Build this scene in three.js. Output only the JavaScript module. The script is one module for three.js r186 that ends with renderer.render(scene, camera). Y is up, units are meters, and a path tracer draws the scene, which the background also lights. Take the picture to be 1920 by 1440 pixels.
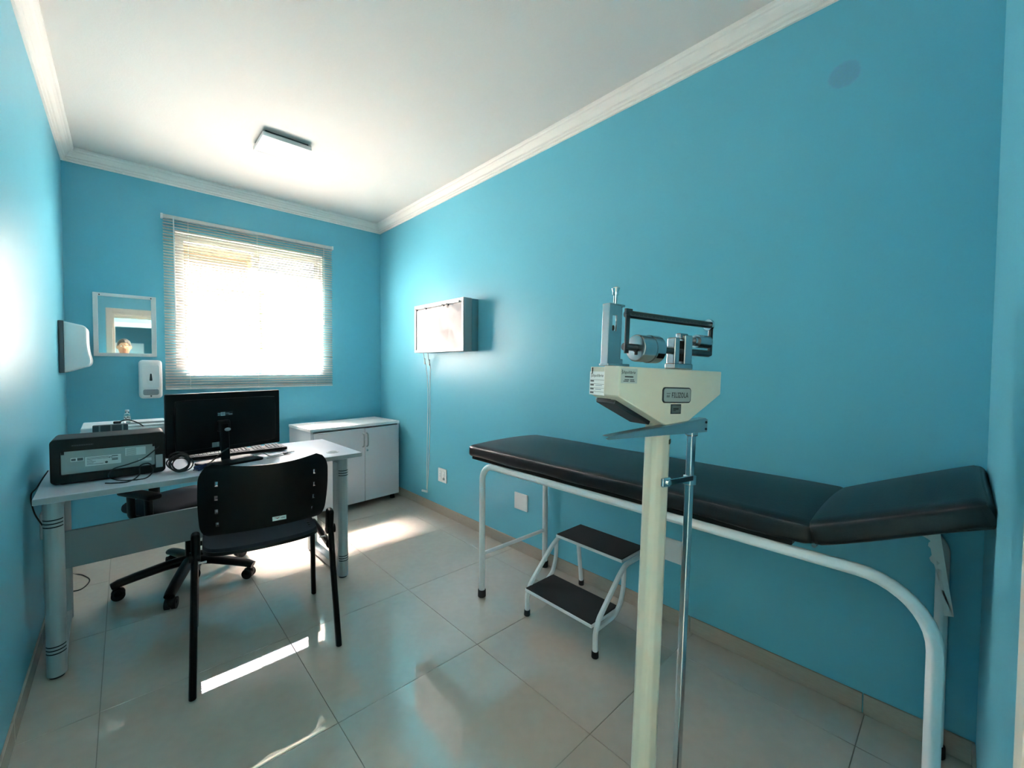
import * as THREE from 'three';
import { RoundedBoxGeometry } from 'three/addons/geometries/RoundedBoxGeometry.js';
import { mergeGeometries, mergeVertices, toCreasedNormals } from 'three/addons/utils/BufferGeometryUtils.js';
import { MarchingCubes } from 'three/addons/objects/MarchingCubes.js';
import { RectAreaLightUniformsLib } from 'three/addons/lights/RectAreaLightUniformsLib.js';

// ---------------------------------------------------------------- camera, sky, sun, exposure
const scene = new THREE.Scene();
const renderer = new THREE.WebGLRenderer({ antialias: true });
renderer.toneMapping = THREE.LinearToneMapping;
renderer.toneMappingExposure = 5.4;
renderer.shadowMap.enabled = true;
RectAreaLightUniformsLib.init();

const EYE = new THREE.Vector3(0.2957, 1.25, 4.0686);
const camera = new THREE.PerspectiveCamera(THREE.MathUtils.radToDeg(2 * Math.atan(720 / 781.2)), 4 / 3, 0.01, 200);
camera.setViewOffset(1920, 1440, 15.9, 8.4, 1920, 1440);
{
  const yaw = 0.737453, pitch = 0.0301915, roll = 0.0062068;
  const f = new THREE.Vector3(Math.sin(yaw) * Math.cos(pitch), -Math.sin(pitch), -Math.cos(yaw) * Math.cos(pitch));
  const r = new THREE.Vector3(Math.cos(yaw), 0, Math.sin(yaw)), u = new THREE.Vector3().crossVectors(r, f);
  const R = r.clone().multiplyScalar(Math.cos(roll)).addScaledVector(u, Math.sin(roll));
  const U = u.clone().multiplyScalar(Math.cos(roll)).addScaledVector(r, -Math.sin(roll));
  camera.position.copy(EYE);
  camera.quaternion.setFromRotationMatrix(new THREE.Matrix4().makeBasis(R, U, f.clone().negate()));
  camera.updateMatrixWorld();
}

scene.background = new THREE.Color().setRGB(0.9, 0.92, 1.1);         // even bright sky outdoors
const sun = new THREE.DirectionalLight(new THREE.Color().setRGB(1.0, 0.87, 0.8), 140);
{
  const e = THREE.MathUtils.degToRad(63), a = THREE.MathUtils.degToRad(-14);    // high sun, shining in over the yard
  const d = new THREE.Vector3(Math.sin(a) * Math.cos(e), Math.sin(e), -Math.cos(a) * Math.cos(e));
  sun.position.copy(d).multiplyScalar(12).add(new THREE.Vector3(1.1, 1.3, 0));
  sun.target.position.set(1.1, 1.3, 0);
  Object.assign(sun.shadow.camera, { left: -8, right: 8, top: 8, bottom: -8, near: 0.5, far: 40 });
  sun.shadow.radius = 30;                                          // hazy sun
  sun.shadow.mapSize.set(2048, 2048);
  scene.add(sun, sun.target);
}

// ---------------------------------------------------------------- helpers
const W = 2.264, H = 2.69, ZF = 4.128, T = 0.15, TB = 0.1;                   // room width, height, front wall, wall thickness
const V = (x, y, z) => new THREE.Vector3(x, y, z);
let seed = 7; const rnd = () => { seed = (seed * 1664525 + 1013904223) >>> 0; return seed / 4294967296; };
const taken = {};
function numbered(n) { const k = taken[n] = (taken[n] ?? -1) + 1; return k ? `${n}_${String(k).padStart(3, '0')}` : n; }
const norm = (g) => { const o = g.index ? g.toNonIndexed() : g; for (const k of Object.keys(o.attributes)) if (!['position', 'normal', 'uv'].includes(k)) o.deleteAttribute(k); if (!o.attributes.uv) o.setAttribute('uv', new THREE.BufferAttribute(new Float32Array(o.attributes.position.count * 2), 2)); return o; };
const merge = (gs) => gs.length === 1 ? gs[0] : mergeGeometries(gs.map(norm));
function obj(name, gs, m, parent = scene) {
  const o = new THREE.Mesh(Array.isArray(gs) ? merge(gs) : gs, m);
  o.name = parent === scene ? numbered(name) : name; parent.add(o); return o;
}
function tag(o, label, category, group) { o.userData.label = label; o.userData.category = category; if (group) o.userData.group = group; return o; }
function thing(name, label, category, p = [0, 0, 0], turn = 0, group) {
  const o = new THREE.Group(); o.name = numbered(name); scene.add(o); o.position.set(...p); o.rotation.y = turn; return tag(o, label, category, group);
}
function struct(name, gs, m) { const o = obj(name, gs, m); o.userData.kind = 'structure'; return o; }
function structGroup(name) { const o = new THREE.Group(); o.name = name; o.userData.kind = 'structure'; scene.add(o); return o; }
const place = (g, x, y, z, rx = 0, ry = 0, rz = 0) => g.applyMatrix4(new THREE.Matrix4().compose(V(x, y, z), new THREE.Quaternion().setFromEuler(new THREE.Euler(rx, ry, rz)), V(1, 1, 1)));
const rbox = (w, h, d, r, x = 0, y = 0, z = 0, rx = 0, ry = 0, rz = 0) => place(new RoundedBoxGeometry(w, h, d, 2, Math.min(r, w / 2.01, h / 2.01, d / 2.01)), x, y, z, rx, ry, rz);
const box = (x0, x1, y0, y1, z0, z1) => metreUV(new THREE.BoxGeometry(x1 - x0, y1 - y0, z1 - z0).translate((x0 + x1) / 2, (y0 + y1) / 2, (z0 + z1) / 2));
const cyl = (r1, r2, h, x, y, z, rx = 0, ry = 0, rz = 0, n = 24) => place(new THREE.CylinderGeometry(r1, r2, h, n), x, y, z, rx, ry, rz);
const cylX = (r, x0, x1, y, z, n = 28) => cyl(r, r, x1 - x0, (x0 + x1) / 2, y, z, 0, 0, Math.PI / 2, n);
const cylZ = (r, z0, z1, x, y, n = 28) => cyl(r, r, z1 - z0, x, y, (z0 + z1) / 2, Math.PI / 2, 0, 0, n);
const ball = (r, x, y, z, sx = 1, sy = 1, sz = 1, n = 20) => new THREE.SphereGeometry(r, n, n * 0.7 | 0).scale(sx, sy, sz).translate(x, y, z);
const lathe = (pts, n = 32) => new THREE.LatheGeometry(pts.map(([x, y]) => new THREE.Vector2(x, y)), n);
function metreUV(g) {                                               // texture coordinates in metres, by the face's main direction
  const p = g.attributes.position, n = g.attributes.normal, uv = new Float32Array(p.count * 2);
  for (let i = 0; i < p.count; i++) {
    const ax = Math.abs(n.getX(i)), ay = Math.abs(n.getY(i)), az = Math.abs(n.getZ(i));
    uv[2 * i] = ax > ay && ax > az ? p.getZ(i) : p.getX(i); uv[2 * i + 1] = ay >= ax && ay >= az ? p.getZ(i) : p.getY(i);
  }
  g.setAttribute('uv', new THREE.BufferAttribute(uv, 2)); return g;
}
// a path with rounded corners: pts [[x,y,z,radius?]...]
function bentPath(pts) {
  const path = new THREE.CurvePath(), P = pts.map((p) => V(p[0], p[1], p[2]));
  let from = P[0];
  for (let i = 1; i < P.length - 1; i++) {
    const r = pts[i][3] ?? 0.05, a = P[i].clone().add(P[i - 1].clone().sub(P[i]).setLength(r)), b = P[i].clone().add(P[i + 1].clone().sub(P[i]).setLength(r));
    path.add(new THREE.LineCurve3(from, a));
    path.add(new THREE.CubicBezierCurve3(a, a.clone().lerp(P[i], 0.56), b.clone().lerp(P[i], 0.56), b)); from = b;
  }
  path.add(new THREE.LineCurve3(from, P[P.length - 1])); return path;
}
// sweep a round or oval section along sample points, frames carried along (no twist)
function sweep(points, ra, rb = ra, n = 14, refUp) {
  const N = points.length, pos = [], idx = [], uv = []; let up = refUp ? refUp.clone() : null, len = 0;
  for (let i = 0; i < N; i++) {
    const t = points[Math.min(i + 1, N - 1)].clone().sub(points[Math.max(i - 1, 0)]).normalize();
    if (!up) up = Math.abs(t.y) < 0.9 ? V(0, 1, 0) : V(1, 0, 0);
    up.addScaledVector(t, -up.dot(t)).normalize(); const s = t.clone().cross(up);
    if (i) len += points[i].distanceTo(points[i - 1]);
    const A = typeof ra === 'function' ? ra(i / (N - 1)) : ra, B = typeof rb === 'function' ? rb(i / (N - 1)) : rb;
    for (let k = 0; k <= n; k++) { const a = k / n * Math.PI * 2; const q = points[i].clone().addScaledVector(up, Math.cos(a) * A).addScaledVector(s, Math.sin(a) * B); pos.push(q.x, q.y, q.z); uv.push(k / n * 0.1, len); }
    if (i) for (let k = 0; k < n; k++) { const a = (i - 1) * (n + 1) + k, b = a + n + 1; idx.push(a, a + 1, b, b, a + 1, b + 1); }
  }
  for (const e of [0, N - 1]) { const c = pos.length / 3; pos.push(points[e].x, points[e].y, points[e].z); uv.push(0, 0); for (let k = 0; k < n; k++) { const a = e * (n + 1) + k; e ? idx.push(c, a, a + 1) : idx.push(c, a + 1, a); } }
  const g = new THREE.BufferGeometry(); g.setAttribute('position', new THREE.Float32BufferAttribute(pos, 3)); g.setAttribute('uv', new THREE.Float32BufferAttribute(uv, 2)); g.setIndex(idx);
  return toCreasedNormals(g, 0.9);
}
const dedupe = (ps) => ps.filter((p, i) => !i || p.distanceTo(ps[i - 1]) > 1e-5);
const bent = (pts, r, rb) => sweep(dedupe(bentPath(pts).curves.flatMap((c) => c.getPoints(c.isLineCurve3 ? 1 : 10))), r, rb);
const spline = (pts, r, k = 8, n = 8) => sweep(new THREE.CatmullRomCurve3(pts.map((p) => V(...p)), false, 'centripetal').getPoints(pts.length * k), r, r, n);
const bar = (a, b, r, rb, n = 14) => sweep([V(...a), V(...b)], r, rb, n);
function extrude(shape, depth, bevel = 0.001, seg = 10) {
  return new THREE.ExtrudeGeometry(shape, { depth: depth - 2 * bevel, bevelEnabled: bevel > 0, bevelThickness: bevel, bevelSize: bevel, bevelOffset: -bevel, bevelSegments: 2, curveSegments: seg }).translate(0, 0, bevel);
}
const poly = (pts) => { const s = new THREE.Shape(); pts.forEach(([x, y], i) => i ? s.lineTo(x, y) : s.moveTo(x, y)); s.closePath(); return s; };
function rrect(x0, x1, y0, y1, r, S = THREE.Shape) {
  const s = new S(); s.moveTo(x0 + r, y0); s.lineTo(x1 - r, y0); s.absarc(x1 - r, y0 + r, r, -Math.PI / 2, 0); s.lineTo(x1, y1 - r); s.absarc(x1 - r, y1 - r, r, 0, Math.PI / 2);
  s.lineTo(x0 + r, y1); s.absarc(x0 + r, y1 - r, r, Math.PI / 2, Math.PI); s.lineTo(x0, y0 + r); s.absarc(x0 + r, y0 + r, r, Math.PI, Math.PI * 1.5); return s;
}
// upholstered block: rounded edges of radius r, then shaped by fn(v)
function softBox(w, h, d, r, sx, sy, sz, fn) {
  let g = new THREE.BoxGeometry(w, h, d, sx, sy, sz); g.deleteAttribute('normal'); g.deleteAttribute('uv'); g = mergeVertices(g, 1e-5);
  const p = g.attributes.position, q = V(0, 0, 0), c = V(0, 0, 0);
  for (let i = 0; i < p.count; i++) {
    q.fromBufferAttribute(p, i);
    c.set(THREE.MathUtils.clamp(q.x, -w / 2 + r, w / 2 - r), THREE.MathUtils.clamp(q.y, -h / 2 + r, h / 2 - r), THREE.MathUtils.clamp(q.z, -d / 2 + r, d / 2 - r));
    const e = q.clone().sub(c); if (e.lengthSq() > 1e-12) q.copy(c).add(e.setLength(r));
    if (fn) fn(q, c);
    p.setXYZ(i, q.x, q.y, q.z);
  }
  g.computeVertexNormals(); return metreUV(g);
}
// thick curved sheet from a grid; fn(u,v) -> position, hole(i,j) leaves a cell open
function sheet(nu, nv, fn, thick, hole = () => false) {
  const P = [], N = [];
  for (let j = 0; j <= nv; j++) for (let i = 0; i <= nu; i++) P.push(fn(i / nu, j / nv));
  const at = (i, j) => j * (nu + 1) + i;
  for (let j = 0; j <= nv; j++) for (let i = 0; i <= nu; i++) {
    const a = P[at(Math.min(i + 1, nu), j)].clone().sub(P[at(Math.max(i - 1, 0), j)]), b = P[at(i, Math.min(j + 1, nv))].clone().sub(P[at(i, Math.max(j - 1, 0))]);
    N.push(a.cross(b).normalize());
  }
  const pos = [], tri = (a, b, c) => { for (const q of [a, b, c]) pos.push(q.x, q.y, q.z); }, quad = (a, b, c, d) => { tri(a, b, c); tri(a, c, d); };
  const f = (i, j) => P[at(i, j)].clone().addScaledVector(N[at(i, j)], thick / 2), k = (i, j) => P[at(i, j)].clone().addScaledVector(N[at(i, j)], -thick / 2);
  const open = (i, j) => i < 0 || j < 0 || i >= nu || j >= nv || hole(i, j);
  for (let j = 0; j < nv; j++) for (let i = 0; i < nu; i++) {
    if (open(i, j)) continue;
    quad(f(i, j), f(i + 1, j), f(i + 1, j + 1), f(i, j + 1)); quad(k(i, j), k(i, j + 1), k(i + 1, j + 1), k(i + 1, j));
    if (open(i, j - 1)) quad(k(i, j), k(i + 1, j), f(i + 1, j), f(i, j)); if (open(i, j + 1)) quad(f(i, j + 1), f(i + 1, j + 1), k(i + 1, j + 1), k(i, j + 1));
    if (open(i - 1, j)) quad(k(i, j + 1), k(i, j), f(i, j), f(i, j + 1)); if (open(i + 1, j)) quad(f(i + 1, j + 1), f(i + 1, j), k(i + 1, j), k(i + 1, j + 1));
  }
  let g = new THREE.BufferGeometry(); g.setAttribute('position', new THREE.Float32BufferAttribute(pos, 3));
  g = toCreasedNormals(mergeVertices(g, 1e-5), 0.7); return metreUV(g);
}

// ---------------------------------------------------------------- textures and materials
const hash = (x, y) => { let h = Math.imul(x, 374761393) + Math.imul(y, 668265263) | 0; h = Math.imul(h ^ (h >>> 13), 1274126177); return ((h ^ (h >>> 16)) >>> 0) / 4294967296; };
function vnoise(x, y, per) { const xi = Math.floor(x), yi = Math.floor(y), fx = x - xi, fy = y - yi, s = (t) => t * t * (3 - 2 * t), m = (a) => ((a % per) + per) % per; const a = hash(m(xi), m(yi)), b = hash(m(xi + 1), m(yi)), c = hash(m(xi), m(yi + 1)), d = hash(m(xi + 1), m(yi + 1)); return (a + (b - a) * s(fx)) * (1 - s(fy)) + (c + (d - c) * s(fx)) * s(fy); }
function dataTex(n, fn, srgb, metres) {
  const d = new Uint8Array(n * n * 4);
  for (let y = 0; y < n; y++) for (let x = 0; x < n; x++) { const c = fn(x / n, y / n); const o = (y * n + x) * 4; for (let k = 0; k < 3; k++) d[o + k] = THREE.MathUtils.clamp(Array.isArray(c) ? c[k] : c, 0, 1) * 255; d[o + 3] = 255; }
  const t = new THREE.DataTexture(d, n, n); t.wrapS = t.wrapT = THREE.RepeatWrapping; t.magFilter = THREE.LinearFilter; t.minFilter = THREE.LinearFilter; if (srgb) t.colorSpace = THREE.SRGBColorSpace; t.repeat.set(1 / metres, 1 / metres); t.needsUpdate = true; return t;
}
function canvasTex(w, h, draw) { const c = document.createElement('canvas'); c.width = w; c.height = h; draw(c.getContext('2d'), w, h); const t = new THREE.CanvasTexture(c); t.colorSpace = THREE.SRGBColorSpace; t.anisotropy = 8; return t; }
const std = (c, rough, o = {}) => new THREE.MeshPhysicalMaterial({ color: c, roughness: rough, ...o });
const rollerBump = dataTex(512, (u, v) => 0.5 * vnoise(u * 128, v * 128, 128) + 0.3 * vnoise(u * 64 + 9, v * 64, 64) + 0.2 * vnoise(u * 16 + 3, v * 16, 16), false, 0.55);
const mottle = (base, amp, per, metres) => dataTex(256, (u, v) => { const n = (0.6 * vnoise(u * per, v * per, per) + 0.4 * vnoise(u * per * 4, v * per * 4, per * 4) - 0.5) * amp; return base.map((b) => b / 255 + n); }, true, metres);
const leatherBump = dataTex(512, (u, v) => 0.6 * vnoise(u * 96, v * 96, 96) + 0.4 * vnoise(u * 40, v * 40, 40), false, 0.12);
const weaveBump = dataTex(256, (u, v) => 0.5 + 0.25 * Math.sin(u * Math.PI * 2 * 64) + 0.25 * Math.sin(v * Math.PI * 2 * 64), false, 0.12);

const M = {
  wall: std('#ffffff', 0.35, { map: mottle([106, 189, 211], 0.012, 8, 1.7), bumpMap: rollerBump, bumpScale: 0.00014, specularIntensity: 0.7 }),
  ceiling: std('#dedcd8', 0.85, { bumpMap: rollerBump, bumpScale: 0.0004 }),
  hallPaint: std('#d3d0c8', 0.6, { bumpMap: rollerBump, bumpScale: 0.0002 }),
  cornice: std('#efece7', 0.5),
  tiles: [0, 1, 2].map((k) => std('#ffffff', 0.012, { map: dataTex(256, (u, v) => { const n = (vnoise(u * 6 + k * 31, v * 6, 6) * 0.5 + vnoise(u * 40, v * 40 + k, 40) * 0.5 - 0.5) * 0.035; return [0.79 + n, 0.745 + n, 0.70 + n - k * 0.004]; }, true, 0.9), specularIntensity: 1, ior: 2.4 })),
  skirting: std('#ffffff', 0.16, { map: mottle([178, 165, 152], 0.04, 12, 0.5) }),
  grout: std('#8c857c', 0.9),
  whitePlastic: std('#e6e8e8', 0.32), greyPlastic: std('#8e989c', 0.4), darkGrey: std('#4a5358', 0.45),
  whitePaint: std('#e9ecee', 0.28), blackRubber: std('#141416', 0.7),
  blackPlastic: std('#050608', 0.45, { specularIntensity: 0.45 }), blackSatin: std('#040507', 0.38, { specularIntensity: 0.4 }), glossBlack: std('#07080a', 0.16),
  seatFabric: std('#1e2029', 0.95, { sheen: 0.4, sheenRoughness: 0.6, sheenColor: new THREE.Color('#3a3d4c'), bumpMap: weaveBump, bumpScale: 0.0006 }),
  vinyl: std('#121318', 0.36, { specularIntensity: 0.75, bumpMap: leatherBump, bumpScale: 0.00035 }),
  stepRubber: std('#17181d', 0.75, { bumpMap: weaveBump, bumpScale: 0.0008 }),
  desk: std('#ffffff', 0.3, { map: mottle([206, 209, 218], 0.03, 24, 0.8) }),
  deskEdge: std('#9aa0a3', 0.5), deskMetal: std('#a3abad', 0.38), cabinet: std('#bfc4ca', 0.4), cabinetEdge: std('#7f8589', 0.5),
  chrome: std('#c9ced1', 0.16, { metalness: 1 }), steel: std('#a7adb0', 0.3, { metalness: 1 }), darkSteel: std('#4b5054', 0.34, { metalness: 1 }), castMetal: std('#a3a9ac', 0.26, { metalness: 1 }),
  cream: std('#ffffff', 0.34, { map: mottle([206, 203, 187], 0.02, 8, 0.5) }),
  slat: std('#d2cfcb', 0.36), cord: std('#eceae6', 0.7),
  alu: std('#b9bcbd', 0.35, { metalness: 0.6 }),
  glass: std('#ffffff', 0.02, { transmission: 1, thickness: 0, ior: 1.5 }),
  mirror: std('#dfe6e6', 0.02, { metalness: 1 }),
  casing: std('#d9d2c4', 0.45), cable: std('#101114', 0.5), blue: std('#10204f', 0.4),
};
console.log('materials ready');

// ---------------------------------------------------------------- room shell
const WIN = { x0: 0.588, x1: 1.686, y0: 1.222, y1: 2.275 };         // window opening
const DOOR = { x0: 0.175, x1: 0.865, y1: 1.985 };
const HALL = { x0: -0.6, x1: W, z1: 6.5 };
{ // walls with thickness; openings are left free
  const bw = [box(-T, WIN.x0, 0, H, -TB, 0), box(WIN.x1, W + T, 0, H, -TB, 0), box(WIN.x0, WIN.x1, 0, WIN.y0, -TB, 0), box(WIN.x0, WIN.x1, WIN.y1, H, -TB, 0)];
  struct('wall_back', bw, M.wall);
  struct('wall_left', [box(-T, 0, 0, H, 0, ZF)], M.wall);
  const patch = std('#ffffff', 0.35, { map: canvasTex(1024, 640, (g, w, h) => {
      g.fillStyle = 'rgb(106,189,211)'; g.fillRect(0, 0, w, h);
      const sx = w / 4.4, sy = h / 2.75, cx = 3.749 * sx, cy = h - 2.329 * sy;     // a darker touched-up spot of paint
      for (let k = 0; k < 1500; k++) { const a = rnd() * 6.283, r = Math.pow(rnd(), 0.5) * 0.036; g.fillStyle = 'rgba(86,168,189,0.035)'; g.beginPath(); g.arc(cx + Math.cos(a) * r * sx, cy + Math.sin(a) * r * 0.95 * sy, 2 + rnd() * 2, 0, 7); g.fill(); }
      for (let k = 0; k < 1600; k++) { g.fillStyle = rnd() < 0.5 ? 'rgba(60,140,165,0.05)' : 'rgba(140,205,222,0.05)'; g.fillRect(rnd() * w, rnd() * h, 1 + rnd() * 3, 1 + rnd() * 2); }
    }), bumpMap: rollerBump, bumpScale: 0.00014, specularIntensity: 0.7 });
  patch.map.repeat.set(1 / 4.4, 1 / 2.75); patch.map.wrapS = patch.map.wrapT = THREE.RepeatWrapping;
  struct('wall_right', [box(W, W + T, 0, H, 0, ZF)], patch);
  struct('wall_front', [box(HALL.x0 - T, DOOR.x0, 0, H, ZF, ZF + T), box(DOOR.x1, W + T, 0, H, ZF, ZF + T), box(DOOR.x0, DOOR.x1, DOOR.y1, H, ZF, ZF + T)], M.wall);
  struct('ceiling', [box(-T, W + T, H, H + 0.15, -T, ZF + T), box(HALL.x0 - T, W + T, H, H + 0.15, ZF + T, 9)], M.ceiling);
  // hallway behind the photographer, seen only in the wall mirror
  struct('wall_hall_left', [box(HALL.x0 - T, HALL.x0, 0, H, ZF + T, HALL.z1)], M.hallPaint);
  struct('wall_hall_right', [box(W, W + T, 0, H, ZF + T, HALL.z1)], M.hallPaint);
  struct('wall_hall_back', [box(HALL.x0 - T, 0.13, 0, H, HALL.z1, HALL.z1 + T), box(0.93, W + T, 0, H, HALL.z1, HALL.z1 + T), box(0.13, 0.93, 1.96, H, HALL.z1, HALL.z1 + T)], M.wall);
  struct('wall_store_room', [box(-0.45, -0.3, 0, H, HALL.z1 + T, 8.6), box(1.5, 1.65, 0, H, HALL.z1 + T, 8.6), box(-0.45, 1.65, 0, H, 8.6, 8.75)], M.wall);
}
{ // floor: polished porcelain tiles on a grout bed, each tile its own piece
  const fl = structGroup('floor');
  obj('grout_bed', [box(HALL.x0 - T, W + T, -0.2, -0.0035, -T, 9)], M.grout, fl);
  const xs = [-0.6, -0.411, 0.209, 0.829, 1.4505, 2.07, W], zs = []; for (let z = 0.169 - 0.615; z < 9; z += 0.6155) zs.push(z);
  const g = 0.0011; let k = 0;
  for (let j = 0; j < zs.length - 1; j++) for (let i = 0; i < xs.length - 1; i++) {
    let x0 = xs[i], x1 = xs[i + 1], z0 = Math.max(zs[j], 0.001), z1 = zs[j + 1];
    if (z1 < ZF && z0 < ZF) { x0 = Math.max(x0, 0.001); } if (x1 - x0 < 0.02 || z1 - z0 < 0.02) continue;
    const t = rbox(x1 - x0 - 2 * g, 0.012, z1 - z0 - 2 * g, 0.0009, (x0 + x1) / 2, -0.006, (z0 + z1) / 2);
    obj('floor_tile', metreUV(t), M.tiles[(k = (k * 5 + 3 + i) % 7) % 3], fl);
  }
}
{ // tiled skirting
  const zs = [0, 0.145, 0.76, 1.375, 2.0, 2.617, 3.233, 3.857, ZF];
  for (const [side, x0, x1] of [['right', W - 0.008, W], ['left', 0, 0.008]]) {
    const b = structGroup('baseboard_' + side);
    for (let i = 0; i < zs.length - 1; i++) obj('skirting_tile', rbox(x1 - x0, 0.074, zs[i + 1] - zs[i] - 0.003, 0.0015, (x0 + x1) / 2, 0.037, (zs[i] + zs[i + 1]) / 2), M.skirting, b);
  }
  const bb = structGroup('baseboard_back'), xs = [0.008, 0.209, 0.829, 1.4505, 2.07, W - 0.008];
  for (let i = 0; i < xs.length - 1; i++) obj('skirting_tile', rbox(xs[i + 1] - xs[i] - 0.003, 0.074, 0.008, 0.0015, (xs[i] + xs[i + 1]) / 2, 0.037, 0.004), M.skirting, bb);
  const bf = structGroup('baseboard_front'), xf = [0.935, 1.4505, 2.07, W - 0.008];
  for (let i = 0; i < xf.length - 1; i++) obj('skirting_tile', rbox(xf[i + 1] - xf[i] - 0.003, 0.074, 0.008, 0.0015, (xf[i] + xf[i + 1]) / 2, 0.037, ZF - 0.004), M.skirting, bf);
}
{ // plaster cornice, stepped profile mitred at the corners: [distance from wall, height]
  const prof = [[0, 2.607], [0.011, 2.607], [0.013, 2.615], [0.012, 2.620], [0.021, 2.622], [0.024, 2.630], [0.023, 2.636], [0.031, 2.638], [0.037, 2.646], [0.042, 2.656], [0.050, 2.663], [0.052, 2.669], [0.060, 2.671], [0.065, 2.677], [0.066, 2.684], [0.066, H]];
  const mk = (a, b) => { // a(d), b(d): end points of the run at distance d
    const pos = [];
    for (let i = 0; i < prof.length - 1; i++) {
      const [d0, y0] = prof[i], [d1, y1] = prof[i + 1], A = a(d0), B = b(d0), C = b(d1), D = a(d1);
      for (const [p, y] of [[A, y0], [B, y0], [C, y1], [A, y0], [C, y1], [D, y1]]) pos.push(p[0], y, p[1]);
    }
    const g = new THREE.BufferGeometry(); g.setAttribute('position', new THREE.Float32BufferAttribute(pos, 3)); g.computeVertexNormals(); return g;
  };
  struct('trim_1', [mk((d) => [d, d], (d) => [W - d, d])], M.cornice);
  struct('trim_2', [mk((d) => [W - d, d], (d) => [W - d, ZF - d])], M.cornice);
  struct('trim_3', [mk((d) => [W - d, ZF - d], (d) => [d, ZF - d])], M.cornice);
  struct('trim_4', [mk((d) => [d, ZF - d], (d) => [d, d])], M.cornice);
}
{ // sliding window in the opening
  const w = structGroup('window_1'), z = -0.06, { x0, x1, y0, y1 } = WIN, xm = 1.143;
  const fr = (a, b, c, d, t, zz, dep) => [box(a, b, c, c + t, zz - dep / 2, zz + dep / 2), box(a, b, d - t, d, zz - dep / 2, zz + dep / 2), box(a, a + t, c + t, d - t, zz - dep / 2, zz + dep / 2), box(b - t, b, c + t, d - t, zz - dep / 2, zz + dep / 2)];
  obj('window_frame', fr(x0, x1, y0, y1, 0.025, z, 0.07), M.alu, w);
  obj('sash', fr(x0 + 0.025, xm + 0.02, y0 + 0.025, y1 - 0.025, 0.035, z + 0.015, 0.022), M.alu, w);
  obj('sash', fr(xm - 0.02, x1 - 0.025, y0 + 0.025, y1 - 0.025, 0.035, z - 0.015, 0.022), M.alu, w);
  obj('pane', [box(x0 + 0.06, xm - 0.015, y0 + 0.06, y1 - 0.06, z + 0.013, z + 0.017)], M.glass, w);
  obj('pane', [box(xm + 0.015, x1 - 0.06, y0 + 0.06, y1 - 0.06, z - 0.017, z - 0.013)], M.glass, w);
  obj('reveal_lining', [box(x0, x0 + 0.008, y0, y1, -0.024, -0.0005), box(x1 - 0.008, x1, y0, y1, -0.024, -0.0005), box(x0 + 0.008, x1 - 0.008, y1 - 0.008, y1, -0.024, -0.0005), box(x0 + 0.008, x1 - 0.008, y0, y0 + 0.008, -0.024, -0.0005)], M.cornice, w);
  obj('window_sill', [rbox(x1 - x0, 0.02, 0.06, 0.003, (x0 + x1) / 2, y0, -0.125)], M.casing, w);
}
{ // doorways: ours in the front wall and the one across the hall
  const casing = (x0, x1, y1, zf, s, dn) => { // s: side of the wall the casing sits on
    const d = structGroup(dn), t = 0.07, z = zf + s * 0.008;
    obj('casing', [rbox(t, y1 + t, 0.016, 0.004, x0 - t / 2, (y1 + t) / 2, z)], M.casing, d); obj('casing', [rbox(t, y1 + t, 0.016, 0.004, x1 + t / 2, (y1 + t) / 2, z)], M.casing, d);
    obj('casing', [rbox(x1 - x0, t, 0.016, 0.004, (x0 + x1) / 2, y1 + t / 2, z)], M.casing, d); return d;
  };
  const d1 = casing(DOOR.x0, DOOR.x1, DOOR.y1, ZF, -1, 'door_1');
  obj('jamb', [box(DOOR.x0, DOOR.x0 + 0.02, 0, DOOR.y1, ZF, ZF + T)], M.casing, d1); obj('jamb', [box(DOOR.x1 - 0.02, DOOR.x1, 0, DOOR.y1, ZF, ZF + T)], M.casing, d1);
  obj('jamb', [box(DOOR.x0 + 0.02, DOOR.x1 - 0.02, DOOR.y1 - 0.02, DOOR.y1, ZF, ZF + T)], M.casing, d1);
  obj('door_stop', [box(DOOR.x0 + 0.02, DOOR.x1 - 0.02, DOOR.y1 - 0.06, DOOR.y1 - 0.02, ZF + 0.09, ZF + T)], M.casing, d1);
  casing(0.13, 0.93, 1.96, HALL.z1, -1, 'door_2');
}

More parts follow.
